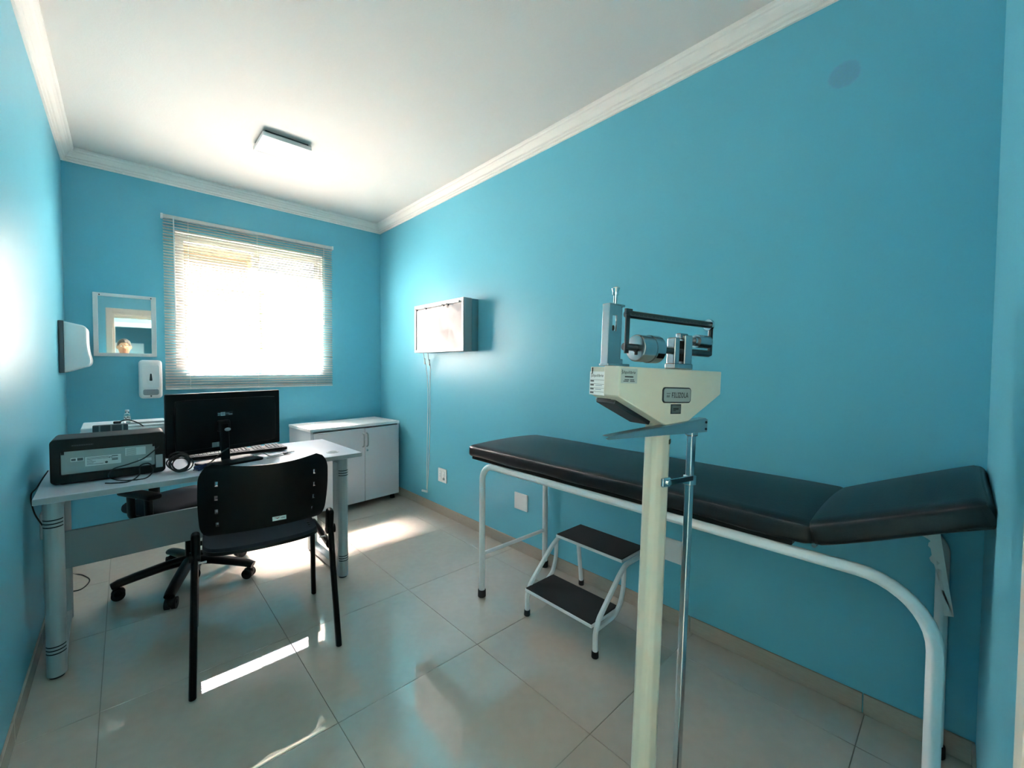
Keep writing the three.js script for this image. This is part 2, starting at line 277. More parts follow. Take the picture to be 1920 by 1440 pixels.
// ---------------------------------------------------------------- outdoors, seen in slivers between the slats
{
  struct('ground_yard', [box(-14, 16, -0.4, -0.25, -22, -TB)], std('#363f28', 0.9));
  const hs = thing('neighbour_house', 'ochre rendered house seen through the left half of the blind', 'house', [0.2, -0.25, -4.6]);
  obj('house_wall', [box(-3, 1.75, 0, 3.35, -3, 0)], std('#5a4128', 0.9), hs);
  obj('roof_edge', [box(-3.15, 1.9, 3.35, 3.45, -3.1, 0.2)], std('#9a5b3c', 0.8), hs);
  const tr = thing('garden_tree', 'yellow green leafy tree seen through the right half of the blind', 'tree', [2.75, -0.25, -4.4]);
  obj('trunk', [bent([[0, 0, 0], [0.06, 0.7, 0.03, 0.2], [-0.02, 1.5, 0]], 0.07)], std('#5b4a38', 0.9), tr);
  const leaf = new THREE.PlaneGeometry(0.1, 0.055), lm = std('#6f7f2c', 0.7, { side: THREE.DoubleSide, transmission: 0.3, thickness: 0 }), n = 2600;
  const crown = new THREE.InstancedMesh(leaf, lm, n), q = new THREE.Quaternion(), mt = new THREE.Matrix4();
  for (let i = 0; i < n; i++) {
    const a = rnd() * 6.283, c = rnd() * 2 - 1, r = Math.cbrt(rnd()), s = Math.sqrt(1 - c * c);
    q.setFromEuler(new THREE.Euler(rnd() * 6, rnd() * 6, rnd() * 6));
    mt.compose(V(Math.cos(a) * s * r * 1.15, 2.1 + c * r * 0.95, Math.sin(a) * s * r * 0.9), q, V(1, 1, 1).multiplyScalar(0.8 + rnd() * 0.8)); crown.setMatrixAt(i, mt);
  }
  crown.name = 'foliage'; crown.userData.kind = 'stuff'; tr.add(crown);
}
console.log('shell ready');

// ---------------------------------------------------------------- examination table
{
  const t = thing('examination_table', 'long black padded examination table on white tube frame along the right wall', 'exam table', [1.97, 0, 3.19]);
  const X = -0.252, XW = 0.256, Z0 = -0.852, Z1 = 0.853, Y = 0.722, r = 0.0165;       // near rail, wall rail, left and right legs
  for (const x of [X, XW]) obj('side_frame', [bent([[x, 0.015, Z0], [x, Y, Z0, 0.085], [x, Y, Z1, x === X ? 0.15 : 0.06], [x, 0.015, Z1]], r)], M.whitePaint, t);
  for (const x of [X, XW]) for (const z of [Z0, Z1]) obj('rubber_foot', [lathe([[0, 0], [0.021, 0], [0.022, 0.003], [0.0215, 0.036], [0.0195, 0.038], [0, 0.038]], 20).translate(x, 0, z)], M.blackRubber, t);
  for (const z of [Z0, Z1]) obj('stretcher', [bar([X, 0.233, z], [XW, 0.233, z], 0.0105)], M.whitePaint, t);
  for (const z of [-0.7, -0.15, 0.4]) obj('crossbar', [bar([X, Y - 0.001, z], [XW, Y - 0.001, z], 0.012)], M.whitePaint, t);
  obj('mattress_board', [rbox(0.52, 0.014, 1.5, 0.003, 0.005, Y + 0.0235, -0.19)], M.blackPlastic, t);
  const wob = (q, c, L) => { const u = q.x / 0.285, w = q.z / (L / 2); if (q.y > 0.01) q.y += 0.022 * (1 - u * u) * (1 - 0.55 * w ** 8) + 0.0025 * Math.sin(q.z * 9 + q.x * 4) * (1 - u * u); if (q.y < 0) q.y += 0.002 * Math.sin(q.z * 17); q.x += 0.0025 * Math.sin(q.z * 11 + 1) * Math.sign(q.x) * (Math.abs(u) > 0.8); };
  obj('mattress', [softBox(0.555, 0.064, 1.575, 0.02, 26, 8, 60, (q, c) => wob(q, c, 1.575)).translate(0.005, Y + 0.0625, -0.172)], M.vinyl, t);
  const hp = softBox(0.555, 0.062, 0.372, 0.02, 26, 8, 20, (q, c) => wob(q, c, 0.372));
  obj('headrest', [hp.translate(0, 0.031, 0.186).rotateX(-0.415).translate(0.005, Y + 0.031, 0.612)], M.vinyl, t);
  obj('hinge', [bar([X + 0.03, Y + 0.022, 0.606], [X + 0.06, Y + 0.022, 0.606], 0.006)], M.steel, t);
  // notched prop strap that holds the headrest up, wall side
  const s = poly([[0, 0], [0.031, 0.004], [0.066, -0.247], [0.046, -0.252], [0.034, -0.16], [0.02, -0.1], [0.012, -0.092], [0.009, -0.083], [0.014, -0.072], [0.011, -0.052], [0.005, -0.045], [0.006, -0.035], [0.01, -0.03]]);
  const h1 = new THREE.Path([[0.0245, -0.085], [0.033, -0.092], [0.0255, -0.101]].map(([x, y]) => new THREE.Vector2(x, y))); h1.closePath();
  const h2 = new THREE.Path([[0.027, -0.11], [0.037, -0.111], [0.044, -0.175], [0.035, -0.174]].map(([x, y]) => new THREE.Vector2(x, y))); h2.closePath(); s.holes.push(h1, h2);
  const st = extrude(s, 0.003, 0.0004).rotateY(-Math.PI / 2).translate(0.2, 0.738, 0.815);
  obj('headrest_strap', [st], M.whitePaint, t);
}
// ---------------------------------------------------------------- two step stool
{
  const t = thing('step_stool', 'low white tube step stool with two black rubber steps by the exam table', 'step stool', [1.99, 0, 2.84]);
  const r = 0.0115, zl = -0.215, zr = 0.195;
  for (const z of [zl, zr]) {
    obj('side_tube', [bent([[-0.212, 0.012, z], [-0.212, 0.135, z, 0.05], [-0.01, 0.315, z, 0.04], [0.03, 0.33, z, 0.02], [0.2, 0.332, z]], r)], M.whitePaint, t);
    obj('inner_tube', [bent([[0.01, 0.325, z], [0.005, 0.2, z, 0.05], [-0.045, 0.125, z, 0.05], [-0.21, 0.118, z]], r * 0.92)], M.whitePaint, t);
    obj('rear_leg', [bar([0.19, 0.33, z], [0.232, 0.012, z], r)], M.whitePaint, t);
    for (const x of [-0.212, 0.232]) obj('rubber_foot', [lathe([[0, 0], [0.0145, 0], [0.0155, 0.003], [0.0148, 0.026], [0.013, 0.028], [0, 0.028]], 18).translate(x, 0, z)], M.blackRubber, t);
  }
  for (const [x, y, n] of [[-0.128, 0.139, 'lower_step'], [0.105, 0.349, 'upper_step']]) {
    obj(n, [rbox(0.212, 0.014, 0.40, 0.002, x, y, -0.01)], M.whitePaint, t);
    obj('rubber_mat', [rbox(0.206, 0.005, 0.394, 0.002, x, y + 0.0088, -0.01)], M.stepRubber, t);
  }
}
// ---------------------------------------------------------------- physician's scale
{
  const t = thing('physician_scale', 'cream mechanical column weighing scale with sliding weights and chrome height rod', 'scale', [1.232, 0, 3.586], -0.252);
  const lean = (g) => g.translate(0, -1.15, 0).rotateZ(-0.036).translate(0, 1.15, 0);   // the column leans a little
  const P = (n, gs, m, parent = t) => obj(n, lean(merge(gs)), m, parent);
  // base and platform on the floor, below the picture
  obj('base', [rbox(0.32, 0.05, 0.55, 0.02, -0.04, 0.03, 0.19)], M.cream, t);
  obj('platform', [rbox(0.30, 0.018, 0.38, 0.006, -0.04, 0.066, 0.26)], M.stepRubber, t);
  for (const x of [-0.16, 0.08]) for (const z of [-0.04, 0.42]) obj('wheel', [cylX(0.02, x - 0.01, x + 0.01, 0.02, z)], M.blackRubber, t);
  P('column', [sweep([V(0, 0.05, 0), V(0, 1.14, 0)], 0.027, 0.0295, 28, V(0, 0, 1))], M.cream);
  P('green_label', [rbox(0.02, 0.011, 0.003, 0.001, 0.0165, 1.078, 0.0225, 0, 0.62)], std('#16351f', 0.5));
  // trapezoid beam housing
  const out = [[-0.175, 1.247], [-0.175, 1.186], [-0.172, 1.183], [-0.034, 1.121], [0.03, 1.121], [0.152, 1.19], [0.155, 1.193], [0.155, 1.247]];
  const inner = out.map(([x, y]) => [x * 0.985, 1.19 + (y - 1.19) * 0.975]);
  P('housing', [extrude(poly(inner), 0.046, 0.002).translate(0, 0, -0.045)], M.cream);
  const cover = P('housing_cover', [extrude(poly(out), 0.047, 0.0025).translate(0, 0, 0.003)], M.cream);
  P('housing_bottom', [rbox(0.12, 0.012, 0.06, 0.003, -0.1, 1.147, -0.012, 0, 0, -0.42)], M.darkSteel, cover);
  const print = (name, x0, x1, y0, y1, z, tex, label, ry = 0, m2 = {}) => { const g = new THREE.PlaneGeometry(x1 - x0, y1 - y0).rotateY(ry).translate((x0 + x1) / 2, (y0 + y1) / 2, z); const o = P(name, [g], std('#ffffff', 0.35, { map: tex, ...m2 }), cover); o.userData.label = label; return o; };
  // maker's plate
  const pl = P('maker_plate', [extrude(rrect(-0.047, 0.045, 1.171, 1.206, 0.008), 0.003, 0.0008).translate(0, 0, 0.0495)], M.darkSteel, cover); pl.userData.label = 'grey maker plate with dark lettering';
  P('plate_print', [new THREE.ShapeGeometry(rrect(-0.0445, 0.0425, 1.1735, 1.2035, 0.006)).translate(0, 0, 0.0528)].map((g) => { const p = g.attributes.position, uv = g.attributes.uv; for (let i = 0; i < p.count; i++) uv.setXY(i, (p.getX(i) + 0.0445) / 0.087, (p.getY(i) - 1.1735) / 0.03); return g; }),
    std('#ffffff', 0.35, { map: canvasTex(512, 176, (g, w, h) => { g.fillStyle = '#8e9a98'; g.fillRect(0, 0, w, h); g.fillStyle = '#16221f'; g.font = 'bold 96px sans-serif'; g.save(); g.translate(142, 122); g.scale(0.78, 1); g.fillText('FILIZOLA', 0, 0); g.restore(); g.font = 'bold 46px sans-serif'; g.fillText('AA', 50, 118); g.fillRect(48, 62, 74, 6); }) }), cover);
  P('inspection_tag', [rbox(0.033, 0.022, 0.002, 0.0008, -0.002, 1.157, 0.0505)], M.darkSteel, cover);
  P('tag_print', [new THREE.PlaneGeometry(0.028, 0.017).translate(-0.002, 1.157, 0.0518)], std('#fff', 0.5, { map: canvasTex(128, 80, (g, w, h) => { g.fillStyle = '#56615f'; g.fillRect(0, 0, w, h); g.fillStyle = '#0d1413'; g.fillRect(20, 30, 80, 16); g.fillRect(20, 52, 40, 8); }) }), cover);
  const logo = (g, x, y, s) => { g.fillStyle = '#141a1c'; g.font = `italic bold ${s}px sans-serif`; g.fillText('Equilibrio', x + s * 0.55, y); for (let k = 0; k < 5; k++) { g.beginPath(); g.arc(x + s * 0.15 + (k % 2) * s * 0.22, y - s * 0.9 + k * s * 0.24, s * 0.14, 0, 7); g.fill(); } };
  print('service_sticker', -0.171, -0.125, 1.212, 1.2435, 0.0507, canvasTex(384, 256, (g, w, h) => { g.fillStyle = '#aab3b2'; g.fillRect(0, 0, w, h); logo(g, 14, 92, 62); g.fillRect(90, 134, 200, 22); g.fillRect(84, 190, 110, 14); g.fillRect(60, 216, 120, 12); g.fillRect(214, 190, 100, 14); g.fillRect(214, 216, 110, 12); }), 'silver service sticker');
  { // sticker on the left end of the housing
    const g = new THREE.PlaneGeometry(0.05, 0.052).rotateY(-Math.PI / 2).translate(-0.1736, 1.209, -0.02);
    const o = P('service_sticker', [g], std('#fff', 0.4, { map: canvasTex(384, 400, (c, w, h) => { c.fillStyle = '#e6eaea'; c.fillRect(0, 0, w, h); logo(c, 30, 90, 60); c.fillStyle = '#2a3033'; [150, 218, 286, 350].forEach((y, i) => { c.fillRect(16, y - 8, 352, 5); c.fillRect(20, y, 90, 26); }); c.fillStyle = '#7d8ba0'; c.fillRect(150, 232, 170, 10); c.fillRect(150, 300, 150, 10); }) }), cover);
    o.userData.label = 'white service form sticker';
    P('slot', [rbox(0.002, 0.014, 0.003, 0.0008, -0.1735, 1.237, -0.037)], M.blackPlastic, cover); P('screw', [cylX(0.0022, -0.1745, -0.172, 1.174, -0.02)], M.steel, cover);
  }
  // left post: a cast channel with a sight window
  const ps = poly([[-0.175, 1.249], [-0.175, 1.383], [-0.14, 1.383], [-0.14, 1.249]]); ps.holes.push(rrect(-0.1645, -0.153, 1.324, 1.358, 0.001, THREE.Path));
  const post = P('post', [extrude(ps, 0.005, 0.0012).translate(0, 0, 0.007), rbox(0.006, 0.134, 0.02, 0.0012, -0.172, 1.316, 0), rbox(0.006, 0.134, 0.014, 0.0012, -0.13, 1.316, -0.006),
    rbox(0.044, 0.005, 0.024, 0.001, -0.152, 1.381, 0), rbox(0.062, 0.006, 0.03, 0.0015, -0.144, 1.2505, 0), rbox(0.02, 0.014, 0.006, 0.002, -0.126, 1.258, -0.006)], M.castMetal);
  P('post_pointer', [ball(0.0045, -0.157, 1.331, 0.006, 0.8, 1.4, 0.5)], M.blackPlastic, post);
  P('adjusting_screw', [cyl(0.004, 0.004, 0.026, -0.149, 1.396, 0), cyl(0.007, 0.007, 0.006, -0.149, 1.407, 0), cyl(0.009, 0.0065, 0.008, -0.149, 1.4145, 0), ball(0.008, -0.147, 1.419, 0, 1, 0.5, 1)], M.chrome, post);
  // weighing beam
  const beam = P('beam', [rbox(0.012, 0.1, 0.004, 0.001, -0.114, 1.328, 0.004), rbox(0.02, 0.014, 0.006, 0.001, -0.112, 1.371, 0.004), cylX(0.0085, -0.115, 0.17, 1.3665, 0), rbox(0.012, 0.09, 0.008, 0.003, 0.176, 1.333, 0), rbox(0.07, 0.012, 0.007, 0.002, 0.144, 1.293, 0)], M.darkSteel);
  P('beam_scale', [new THREE.PlaneGeometry(0.26, 0.010).translate(0.02, 1.3665, 0.0089)], std('#fff', 0.35, { map: canvasTex(1024, 48, (g, w, h) => { g.fillStyle = '#1d2527'; g.fillRect(0, 0, w, h); g.fillStyle = '#8a9698'; for (let k = 0; k < 100; k++) g.fillRect(k * 10.24, h - (k % 5 ? 14 : 26), 2, 30); }) }), beam);
  P('beam_end_ring', [cyl(0.014, 0.014, 0.008, 0.168, 1.3665, 0, 0, 0, Math.PI / 2)], M.chrome, beam);
  P('lower_bar', [cylX(0.0085, -0.118, 0.17, 1.293, 0)], M.darkSteel, beam);
  for (let k = 0; k < 9; k++) P('notch', [rbox(0.003, 0.0035, 0.019, 0.0008, 0.012 + k * 0.004 - 0.0, 1.3, 0)], M.steel, beam);
  const w = P('sliding_weight', [lathe([[0.009, -0.036], [0.028, -0.036], [0.031, -0.033], [0.031, 0.002], [0.0325, 0.003], [0.0325, 0.029], [0.03, 0.032], [0.009, 0.032]], 40).rotateZ(-Math.PI / 2).translate(-0.048, 1.292, 0)], M.castMetal);
  w.userData.label = 'round sliding weight'; P('weight_mark', [rbox(0.022, 0.012, 0.0015, 0.0005, -0.031, 1.276, 0.0283, 0.5)], M.blackPlastic, w); P('weight_pin', [rbox(0.004, 0.01, 0.005, 0.001, -0.085, 1.281, 0.004)], M.blackPlastic, w);
  P('fulcrum_post', [rbox(0.018, 0.076, 0.026, 0.004, 0.041, 1.287, 0), rbox(0.028, 0.084, 0.026, 0.004, 0.081, 1.291, 0), rbox(0.066, 0.014, 0.03, 0.003, 0.063, 1.256, 0), rbox(0.03, 0.014, 0.014, 0.003, 0.07, 1.33, 0)], M.castMetal);
  P('fulcrum_slot', [rbox(0.017, 0.05, 0.016, 0.002, 0.0585, 1.294, -0.002)], M.blackPlastic);
  P('counterweight', [cylX(0.0165, 0.12, 0.164, 1.322, 0), cylX(0.012, 0.108, 0.121, 1.322, 0), cylX(0.005, 0.08, 0.115, 1.322, 0)], M.castMetal);
  // height rod beside the column
  const rod = P('height_rod', [rbox(0.017, 1.04, 0.017, 0.004, 0.118, 0.592, 0.002)], M.chrome);
  P('rod_socket', [rbox(0.023, 0.034, 0.023, 0.004, 0.118, 1.101, 0.002)], M.chrome, rod); P('socket_knob', [cylZ(0.007, 0.012, 0.0165, 0.118, 1.104)], M.blackPlastic, rod);
  P('rod_bracket', [rbox(0.024, 0.024, 0.024, 0.003, 0.118, 0.974, 0.002), rbox(0.1, 0.013, 0.004, 0.001, 0.064, 0.982, 0.02, 0, 0.12)], M.chrome, rod);
  P('bracket_clamp', [rbox(0.028, 0.022, 0.009, 0.004, 0.0, 0.985, 0.03), cylZ(0.006, 0.03, 0.038, 0.004, 0.985)], M.chrome, rod);
  // head flap: a tapered arm folded below the housing
  const fl = poly([[0.1, 1.103], [0.1, 1.133], [0.088, 1.134], [-0.2, 1.1025], [-0.21, 1.098], [-0.205, 1.096]]);
  P('head_flap', [extrude(fl, 0.003, 0.0006).translate(0, 0, 0.055), rbox(0.3, 0.002, 0.02, 0.0008, -0.052, 1.1185, 0.046, 0, 0, 0.108)], M.steel);
  P('flap_rivet', [cylZ(0.0028, 0.057, 0.06, 0.094, 1.11), cylZ(0.0028, 0.057, 0.06, 0.094, 1.126)], M.blackPlastic);
}
console.log('right side ready');
// ---------------------------------------------------------------- desk
const DT = 0.735;
{
  const t = thing('office_desk', 'grey laminate desk with oval metal legs in front of the window', 'desk', [0.672, 0, 1.379], 0.03);
  const top = obj('desktop', [rbox(1.31, 0.026, 0.62, 0.003, 0, DT - 0.013, 0)].map(metreUV), M.desk, t);
  obj('edge_band', [box(-0.6556, 0.6556, DT - 0.024, DT - 0.002, 0.3095, 0.3106)], M.deskEdge, top);
  obj('cable_grommet', [lathe([[0.027, -0.001], [0.034, -0.001], [0.034, 0.002], [0.032, 0.0032], [0.028, 0.0032], [0.027, 0.001]], 36).translate(0.527, DT, 0.192)], M.whitePlastic, top);
  obj('grommet_cap', [new THREE.CircleGeometry(0.0275, 30).rotateX(-Math.PI / 2).translate(0.527, DT + 0.0008, 0.192)], M.greyPlastic, top);
  for (const [x, sg] of [[-0.605, 1], [0.556, -1]]) {
    const leg = obj('leg', [sweep([V(x, 0.012, 0.262), V(x, DT - 0.026, 0.262)], 0.033, 0.029, 30, V(0, 0, 1))], M.deskMetal, t);
    obj('rear_leg', [sweep([V(x, 0.012, -0.235), V(x, DT - 0.026, -0.235)], 0.036, 0.03, 24, V(0, 0, 1))], M.deskMetal, t);
    obj('leg_plate', [rbox(0.014, DT - 0.09, 0.06, 0.002, x + sg * 0.02, (DT - 0.026) / 2, 0.215)], M.deskMetal, leg);
    obj('floor_bar', [rbox(0.05, 0.045, 0.5, 0.006, x, 0.036, 0.015)], M.deskMetal, leg); obj('top_bar', [rbox(0.06, 0.03, 0.5, 0.004, x, DT - 0.041, 0.015)], M.deskMetal, leg);
    for (const z of [0.262, -0.235]) obj('levelling_foot', [cyl(0.02, 0.022, 0.014, x, 0.007, z)], M.blackRubber, leg);
    for (const y0 of [0.105, 0.61]) for (let k = 0; k < 3; k++) {
      const pts = []; for (let a = -70; a <= 70; a += 10) pts.push(V(x + Math.sin(a * Math.PI / 180) * 0.0292, y0 + k * 0.014, 0.262 + Math.cos(a * Math.PI / 180) * 0.0332));
      obj('slot', [sweep(pts, 0.0022, 0.0012, 6, V(0, 1, 0))], M.blackPlastic, leg);
    }
  }
  obj('modesty_panel', [rbox(1.14, 0.172, 0.018, 0.002, -0.026, 0.398, -0.075)], std('#878e90', 0.5), t);
}
// ---------------------------------------------------------------- visitor chair
{
  const t = thing('visitor_chair', 'black plastic visitor chair with slotted backrest standing in front of the desk', 'chair', [0.754, 0, 1.932], -0.115);
  for (const s of [-1, 1]) {
    const x = s * 0.25;
    obj('rear_leg', [sweep(bentPath([[s * 0.262, 0.004, 0.268], [s * 0.252, 0.44, 0.185, 0.12], [s * 0.248, 0.585, 0.178]]).curves.flatMap((c) => c.getPoints(c.isLineCurve3 ? 1 : 8)).filter((p, i, a) => !i || p.distanceTo(a[i - 1]) > 1e-5), 0.0125, 0.021, 16, V(1, 0, 0))], M.blackSatin, t);
    obj('front_leg', [sweep(dedupe(bentPath([[s * 0.262, 0.004, -0.262], [s * 0.25, 0.425, -0.225, 0.07], [s * 0.245, 0.432, 0.17]]).curves.flatMap((c) => c.getPoints(c.isLineCurve3 ? 1 : 8))), 0.0125, 0.02, 16, V(1, 0, 0))], M.blackSatin, t);
    obj('pivot_cap', [rbox(0.03, 0.1, 0.05, 0.013, s * 0.247, 0.548, 0.178, 0.12), cylX(0.02, s * 0.25 - 0.018, s * 0.25 + 0.018, 0.505, 0.182)], M.blackPlastic, t);
    obj('bracket', [rbox(0.03, 0.005, 0.012, 0.001, s * 0.228, 0.452, 0.118), rbox(0.004, 0.045, 0.01, 0.001, s * 0.24, 0.472, 0.125)], M.steel, t);
  }
  for (const z of [-0.18, -0.06]) obj('crossbar', [bar([-0.25, 0.428, z], [0.25, 0.428, z], 0.011)], M.blackSatin, t);
  // seat shell with fabric pad
  const rim = (u, v, W2, D2, r) => { const x = (u - 0.5) * 2, z = (v - 0.5) * 2, k = 5; const l = Math.pow(Math.abs(x) ** k + Math.abs(z) ** k, 1 / k), m = Math.max(Math.abs(x), Math.abs(z)); const f = l > 1e-6 ? m / l : 1; return [x * f * W2, z * f * D2]; };
  const seatFn = (W2, D2, y0) => (u, v) => { const [x, z] = rim(u, v, W2, D2); return V(x, y0 + 0.012 * (x / 0.23) ** 2 - 0.02 * Math.max(0, (-z - 0.1) / 0.1) ** 2 * 0.5 + 0.012 * Math.max(0, (z - 0.05) / 0.15) ** 2, z - 0.095); };
  obj('seat_shell', [sheet(28, 26, (u, v) => seatFn(0.228, 0.208, 0.447)(1 - u, v), 0.014)], M.blackPlastic, t);
  const pad = obj('seat', [sheet(30, 28, (u, v) => { const p = seatFn(0.224, 0.204, 0.459)(1 - u, v); return p; }, 0.018)], M.seatFabric, t);
  for (let k = 0; k < 3; k++) obj('seat_dimple', [cyl(0.006, 0.006, 0.004, 0.195, 0.4785, 0.02 - k * 0.028)], M.blackPlastic, pad);
  // backrest shell: rounded outline, concave, with two columns of slots
  const bw = 0.238, y0 = 0.568, y1 = 0.845, NU = 44, NV = 30;
  const backFn = (u, v) => {
    const s = (u - 0.5) * 2, r = 0.06; let w = bw; const dt = 1 - v, hgt = y1 - y0;
    if (dt * hgt < r) w = bw - r * 0.75 + 0.75 * Math.sqrt(Math.max(0, r * r - (r - dt * hgt) ** 2)); if (v * hgt < r * 0.8) { const q = r * 0.8; w = Math.min(w, bw - q * 0.5 + 0.5 * Math.sqrt(Math.max(0, q * q - (q - v * hgt) ** 2))); }
    w *= 0.965 + 0.035 * Math.sin(v * Math.PI * 0.9);
    const x = s * w; return V(x, y0 + v * hgt + 0.012 * s * s * v - 0.006 * (1 - v) * s * s, 0.175 + v * 0.062 - 0.052 * s * s + 0.012 * Math.sin(v * Math.PI));
  };
  const slotCol = (i) => i === 5 || i === NU - 6, slotRow = (j) => [4, 5, 10, 11, 16, 17, 22, 23].includes(j);
  const br = obj('backrest', [sheet(NU, NV, backFn, 0.011, (i, j) => slotCol(i) && slotRow(j))], M.blackSatin, t);
  { const g = new THREE.PlaneGeometry(0.052, 0.017).rotateX(-0.18).translate(0.04, 0.604, 0.2035);
    obj('maker_sticker', [g], std('#fff', 0.4, { map: canvasTex(256, 96, (c, w, h) => { c.fillStyle = '#d8d8d2'; c.fillRect(0, 0, w, h); c.fillStyle = '#9b2f38'; c.beginPath(); c.moveTo(20, 26); c.quadraticCurveTo(70, 30, 96, 62); c.quadraticCurveTo(110, 34, 146, 22); c.lineTo(120, 22); c.quadraticCurveTo(104, 28, 94, 44); c.quadraticCurveTo(76, 22, 20, 26); c.fill(); c.fillStyle = '#2b2d30'; c.fillRect(158, 38, 78, 9); c.fillRect(164, 56, 66, 6); }) }), br).userData.label = 'small white sticker with red swoosh'; }
}
// ---------------------------------------------------------------- office swivel chair behind the desk
{
  const t = thing('office_chair', 'black swivel office chair on five castors tucked behind the desk', 'chair', [0.565, 0, 1.08]);
  const A = 0.5, rot = (gs) => merge(gs).rotateY(A);                 // the upper part is turned on the column
  obj('gas_column', [cyl(0.028, 0.03, 0.2, 0, 0.19, 0), cyl(0.016, 0.016, 0.14, 0, 0.33, 0)], M.blackPlastic, t);
  obj('base_hub', [lathe([[0, 0.075], [0.045, 0.075], [0.05, 0.09], [0.042, 0.135], [0.032, 0.15], [0, 0.15]], 28)], M.blackPlastic, t);
  for (const deg of [180, 111, 37, -30.5, -103]) {
    const a = deg * Math.PI / 180, c = Math.cos(a), s = Math.sin(a), R = 0.315;
    obj('base_arm', [sweep([V(c * 0.03, 0.122, s * 0.03), V(c * 0.12, 0.117, s * 0.12), V(c * 0.24, 0.099, s * 0.24), V(c * R, 0.085, s * R), V(c * (R + 0.026), 0.076, s * (R + 0.026))], (k) => 0.027 - 0.009 * k, (k) => 0.033 - 0.009 * k, 14, V(0, 1, 0))], M.blackPlastic, t);
    const ca = obj('castor', [cyl(0.009, 0.009, 0.03, c * R, 0.055, s * R), ball(0.029, c * R, 0.036, s * R, 1, 0.9, 1)], M.blackPlastic, t);
    for (const k of [-1, 1]) obj('castor_wheel', [place(new THREE.CylinderGeometry(0.029, 0.029, 0.019, 22), c * R - s * 0.015 * k, 0.029, s * R + c * 0.014 * k, 0, -a, 0).clone()].map((g) => { const p = V(c * R - s * 0.015 * k, 0.029, s * R + c * 0.014 * k); return place(new THREE.CylinderGeometry(0.029, 0.029, 0.019, 22).rotateX(Math.PI / 2), p.x, p.y, p.z, 0, -a, 0); }), M.blackRubber, ca);
  }
  obj('mechanism', [rot([rbox(0.14, 0.05, 0.16, 0.012, 0, 0.4, -0.04), bar([-0.06, 0.4, -0.05], [-0.2, 0.395, -0.06], 0.006)])], M.blackPlastic, t);
  obj('seat', [rot([softBox(0.42, 0.06, 0.4, 0.03, 20, 6, 20, (q) => { if (q.y > 0) q.y += 0.01 * (1 - (q.x / 0.21) ** 2); }).translate(0, 0.452, -0.06)])], M.seatFabric, t);
  for (const s of [-1, 1]) {
    const arm = obj('arm_post', [rot([bent([[s * 0.17, 0.422, 0.05], [s * 0.242, 0.425, 0.05, 0.03], [s * 0.25, 0.562, 0.06]], 0.013, 0.026)])], M.blackPlastic, t);
    obj('arm_post', [rot([bent([[s * 0.17, 0.422, -0.09], [s * 0.242, 0.425, -0.09, 0.03], [s * 0.25, 0.562, -0.08]], 0.013, 0.026)])], M.blackPlastic, t);
    obj('arm_pad', [rot([softBox(0.07, 0.03, 0.26, 0.013, 8, 4, 16, (q) => { q.y -= 0.35 * Math.max(0, q.z - 0.05) ** 2; }).translate(s * 0.25, 0.572, -0.01)])], M.blackSatin, arm);
  }
  obj('back_bracket', [rot([bent([[0, 0.405, -0.1], [0, 0.41, -0.31, 0.06], [0, 0.72, -0.32]], 0.01, 0.03)])], M.blackPlastic, t);
  obj('backrest', [rot([sheet(18, 18, (u, v) => { const s = (u - 0.5) * 2, y = (v - 0.5) * 2, k = Math.pow(Math.abs(s) ** 4 + Math.abs(y) ** 4, 0.25) || 1, m = Math.max(Math.abs(s), Math.abs(y)) / k; return V(s * m * 0.2, 0.745 + y * m * 0.15, -0.28 + 0.05 * s * s - 0.02 * y); }, 0.045)])], M.seatFabric, t);
}
